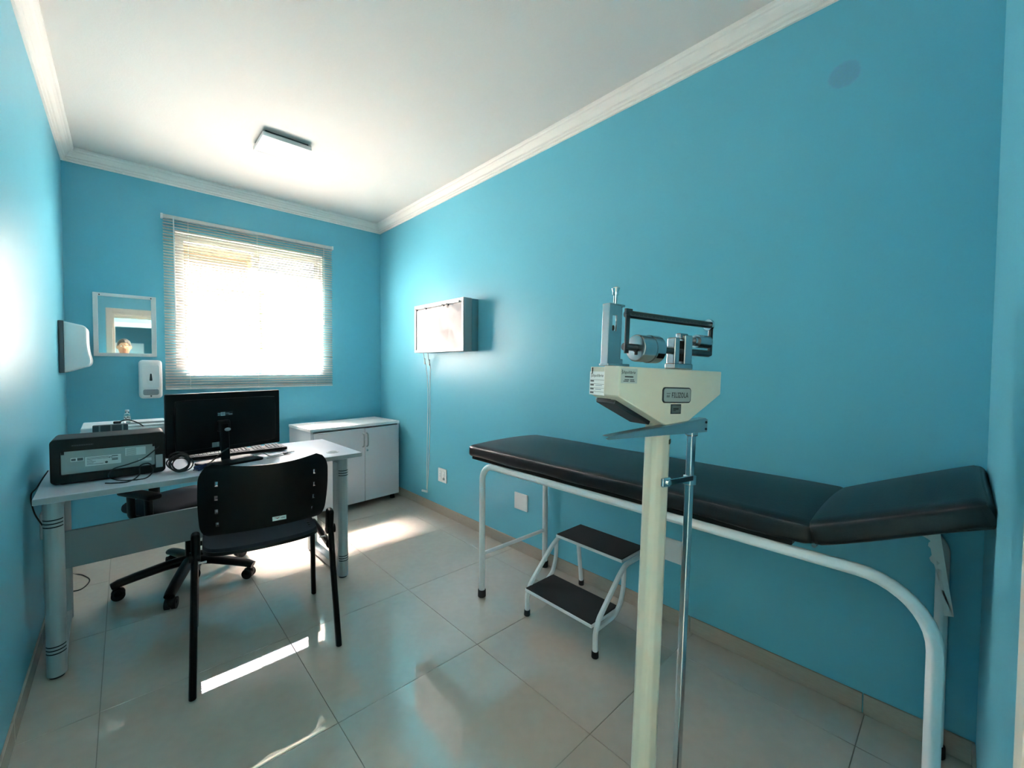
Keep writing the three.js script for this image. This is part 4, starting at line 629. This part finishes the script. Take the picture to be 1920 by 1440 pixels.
// ---------------------------------------------------------------- the photographer in the doorway, seen only in the wall mirror
{
  const t = thing('person', 'person with dark hair in a dark shirt holding up a phone in the doorway', 'person', [0.29, 0, 4.53]);
  const smin = (a, b, k) => { const h = Math.max(k - Math.abs(a - b), 0) / k; return Math.min(a, b) - h * h * k * 0.25; };
  const cap = (p, a, b, ra, rb) => { const bx = b[0] - a[0], by = b[1] - a[1], bz = b[2] - a[2], px = p[0] - a[0], py = p[1] - a[1], pz = p[2] - a[2]; const h = Math.min(1, Math.max(0, (px * bx + py * by + pz * bz) / (bx * bx + by * by + bz * bz))); return Math.hypot(px - bx * h, py - by * h, pz - bz * h) - (ra + (rb - ra) * h); };
  const ell = (p, c, r) => { const x = (p[0] - c[0]) / r[0], y = (p[1] - c[1]) / r[1], z = (p[2] - c[2]) / r[2], k = Math.hypot(x, y, z); return (k - 1) * Math.min(...r); };
  function mesh(c, half, n, f) {                                     // field f(p) on a cube round c, meshed
    const mc = new MarchingCubes(n, new THREE.MeshStandardMaterial(), false, false, 400000); mc.isolation = 0;
    const hs = n / 2; let i = 0;
    for (let z = 0; z < n; z++) for (let y = 0; y < n; y++) for (let x = 0; x < n; x++) mc.field[i++] = -f([c[0] + (x - hs) / hs * half, c[1] + (y - hs) / hs * half, c[2] + (z - hs) / hs * half]);
    mc.update(); const P = mc.positionArray.slice(0, mc.count * 3), N = mc.normalArray.slice(0, mc.count * 3), g = new THREE.BufferGeometry();
    for (let k = 0; k < mc.count; k++) { P[3 * k] = P[3 * k] * half + c[0]; P[3 * k + 1] = P[3 * k + 1] * half + c[1]; P[3 * k + 2] = P[3 * k + 2] * half + c[2]; }
    g.setAttribute('position', new THREE.BufferAttribute(P, 3)); g.setAttribute('normal', new THREE.BufferAttribute(N, 3)); g.setAttribute('uv', new THREE.BufferAttribute(new Float32Array(mc.count * 2), 2)); return g;
  }
  // joints, person faces -z; right hand (+x) holds the phone, left arm hangs
  const RS = [0.165, 1.31, 0.01], RE = [0.225, 1.07, -0.06], RW = [0.175, 1.19, -0.33], LS = [-0.165, 1.31, 0.01], LE = [-0.205, 1.05, 0.03], LW = [-0.2, 0.83, -0.03];
  const bones = [[[0, 0.93, 0], [0, 1.1, 0], 0.125, 0.12], [[0, 1.1, 0], [0, 1.27, 0], 0.125, 0.13], [[-0.13, 1.3, 0.01], [0.13, 1.3, 0.01], 0.065, 0.065], [[0, 1.28, 0.01], [0, 1.42, -0.005], 0.056, 0.05],
    [RS, RE, 0.05, 0.041], [RE, RW, 0.04, 0.026], [LS, LE, 0.05, 0.041], [LE, LW, 0.04, 0.026],
    [[-0.085, 0.9, 0], [-0.095, 0.49, -0.01], 0.085, 0.056], [[-0.095, 0.49, -0.01], [-0.1, 0.09, 0.02], 0.056, 0.036], [[0.085, 0.9, 0], [0.095, 0.49, -0.01], 0.085, 0.056], [[0.095, 0.49, -0.01], [0.1, 0.09, 0.02], 0.056, 0.036],
    [[-0.1, 0.045, 0.03], [-0.115, 0.035, -0.15], 0.042, 0.033], [[0.1, 0.045, 0.03], [0.115, 0.035, -0.15], 0.042, 0.033]];
  const bodyF = (p) => { let d = 9; for (const [a, b, ra, rb] of bones) d = smin(d, cap(p, a, b, ra, rb), 0.045); return Math.max(d, 0.004 - p[1]); };
  const headF = (p) => {
    let d = ell(p, [0, 1.535, 0.005], [0.073, 0.098, 0.088]); d = smin(d, ell(p, [0, 1.475, -0.02], [0.055, 0.062, 0.062]), 0.04); d = smin(d, cap(p, [0, 1.44, -0.055], [0, 1.445, -0.05], 0.018, 0.02), 0.03);
    d = smin(d, cap(p, [0, 1.53, -0.083], [0, 1.497, -0.1], 0.009, 0.013), 0.015); d = smin(d, cap(p, [-0.014, 1.493, -0.086], [0.014, 1.493, -0.086], 0.008, 0.008), 0.01);
    for (const s of [-1, 1]) { d = smin(d, ell(p, [s * 0.076, 1.515, 0.012], [0.012, 0.03, 0.02]), 0.008); d = smin(d, cap(p, [s * 0.018, 1.545, -0.083], [s * 0.045, 1.543, -0.072], 0.008, 0.007), 0.012); d = Math.max(d, -ell(p, [s * 0.031, 1.528, -0.09], [0.014, 0.009, 0.014])); }
    d = smin(d, cap(p, [-0.02, 1.468, -0.08], [0.02, 1.468, -0.08], 0.007, 0.007), 0.008); d = Math.max(d, -cap(p, [-0.024, 1.4675, -0.089], [0.024, 1.4675, -0.089], 0.002, 0.002));
    return smin(d, cap(p, [0, 1.36, 0.0], [0, 1.46, 0.005], 0.05, 0.05), 0.02);
  };
  // a hand: palm and five bent fingers, each a short chain
  const handF = (palm, wrist, fingers) => (p) => { let d = smin(cap(p, wrist, palm[0], 0.026, 0.026), cap(p, palm[0], palm[1], 0.026, 0.024), 0.02); for (const f of fingers) { let e = 9; for (let k = 0; k < f.length - 1; k++) e = smin(e, cap(p, f[k], f[k + 1], 0.0095 - k * 0.0007, 0.009 - k * 0.0007), 0.006); d = smin(d, e, 0.007); } return d; };
  // right hand grips the right end of the phone (phone: x -0.035..0.115, y 1.20..1.275, z about -0.44)
  const R = handF([[0.165, 1.205, -0.385], [0.15, 1.225, -0.405]], RW, [
    [[0.15, 1.25, -0.41], [0.139, 1.275, -0.418], [0.118, 1.292, -0.427], [0.095, 1.290, -0.434]], [[0.152, 1.24, -0.42], [0.15, 1.262, -0.43], [0.138, 1.272, -0.439], [0.122, 1.262, -0.4425]],
    [[0.152, 1.222, -0.42], [0.154, 1.238, -0.434], [0.14, 1.242, -0.4425], [0.124, 1.24, -0.443]], [[0.15, 1.202, -0.41], [0.154, 1.204, -0.43], [0.141, 1.205, -0.44], [0.126, 1.206, -0.4425]],
    [[0.148, 1.2, -0.39], [0.125, 1.205, -0.398], [0.102, 1.222, -0.415], [0.084, 1.232, -0.4205]]]);
  const L = handF([[-0.2, 0.79, -0.04], [-0.2, 0.745, -0.045]], LW, [
    [[-0.2, 0.74, -0.07], [-0.2, 0.7, -0.075], [-0.195, 0.675, -0.065], [-0.19, 0.655, -0.05]], [[-0.2, 0.735, -0.052], [-0.2, 0.69, -0.055], [-0.195, 0.662, -0.045], [-0.19, 0.642, -0.03]],
    [[-0.2, 0.735, -0.034], [-0.2, 0.695, -0.033], [-0.195, 0.668, -0.024], [-0.19, 0.65, -0.01]], [[-0.2, 0.74, -0.018], [-0.2, 0.708, -0.014], [-0.196, 0.686, -0.006], [-0.192, 0.672, 0.004]],
    [[-0.195, 0.785, -0.062], [-0.185, 0.755, -0.082], [-0.18, 0.725, -0.085], [-0.178, 0.705, -0.08]]]);
  const g = merge([mesh([0, 0.76, -0.02], 0.78, 128, bodyF), mesh([0, 1.5, 0], 0.17, 104, headF), mesh([0.135, 1.225, -0.39], 0.085, 60, R), mesh([-0.195, 0.735, -0.04], 0.11, 72, L)]);
  const p = g.attributes.position, col = new Float32Array(p.count * 3), skin = new THREE.Color('#b07a5e'), shirt = new THREE.Color('#23272e'), jeans = new THREE.Color('#2b3444'), shoe = new THREE.Color('#1b1a1a');
  for (let i = 0; i < p.count; i++) {
    const x = p.getX(i), y = p.getY(i), z = p.getZ(i), arm = Math.abs(x) > 0.15 && y < 1.22;
    const c = y < 0.075 ? shoe : (y < 0.93 && !(x < -0.15 && y > 0.6)) ? jeans : (y > 1.385 || (x > 0.1 && z < -0.09) || (x < -0.155 && y < 1.0)) ? skin : shirt; c.toArray(col, 3 * i);
  }
  g.setAttribute('color', new THREE.BufferAttribute(col, 3));
  const o = new THREE.Mesh(g, std('#ffffff', 0.7, { vertexColors: true })); o.name = 'body'; t.add(o);
  // short dark hair as a cap over the skull
  const hairF = (q) => { const d = ell(q, [0, 1.547, 0.014], [0.08, 0.098, 0.094]) + 0.0025 * Math.sin(q[0] * 160) * Math.sin(q[2] * 130); const face = q[2] + 0.062 + Math.max(0, (q[1] - 1.575)) * 3; return Math.max(d, -face * 0.7, 1.49 + (q[2] < 0.02 ? 0.035 : 0) - q[1]); };
  obj('hair', [mesh([0, 1.56, 0.01], 0.115, 70, hairF)], std('#15110f', 0.75), t);
  for (const s of [-1, 1]) obj('eye', [ball(0.0095, s * 0.031, 1.5275, -0.0745)], std('#e8e4dd', 0.25), t);
  const ph = thing('phone', 'black smartphone held up by the person in the doorway', 'phone', [0.33, 1.237, 4.094]);
  obj('case', [rbox(0.15, 0.074, 0.008, 0.0039)], M.blackSatin, ph); obj('screen', [rbox(0.144, 0.068, 0.001, 0.0004, 0, 0, 0.0042)], M.glossBlack, ph); obj('lens', [cylZ(0.006, -0.0052, -0.0035, -0.034, 0.013), cylZ(0.006, -0.0052, -0.0035, -0.055, 0.013)], M.glossBlack, ph);
}


// ---------------------------------------------------------------- shadows, render
scene.traverse((o) => { if (o.isMesh) { o.castShadow = true; o.receiveShadow = true; } if (o.isDirectionalLight) o.castShadow = true; });
renderer.render(scene, camera);
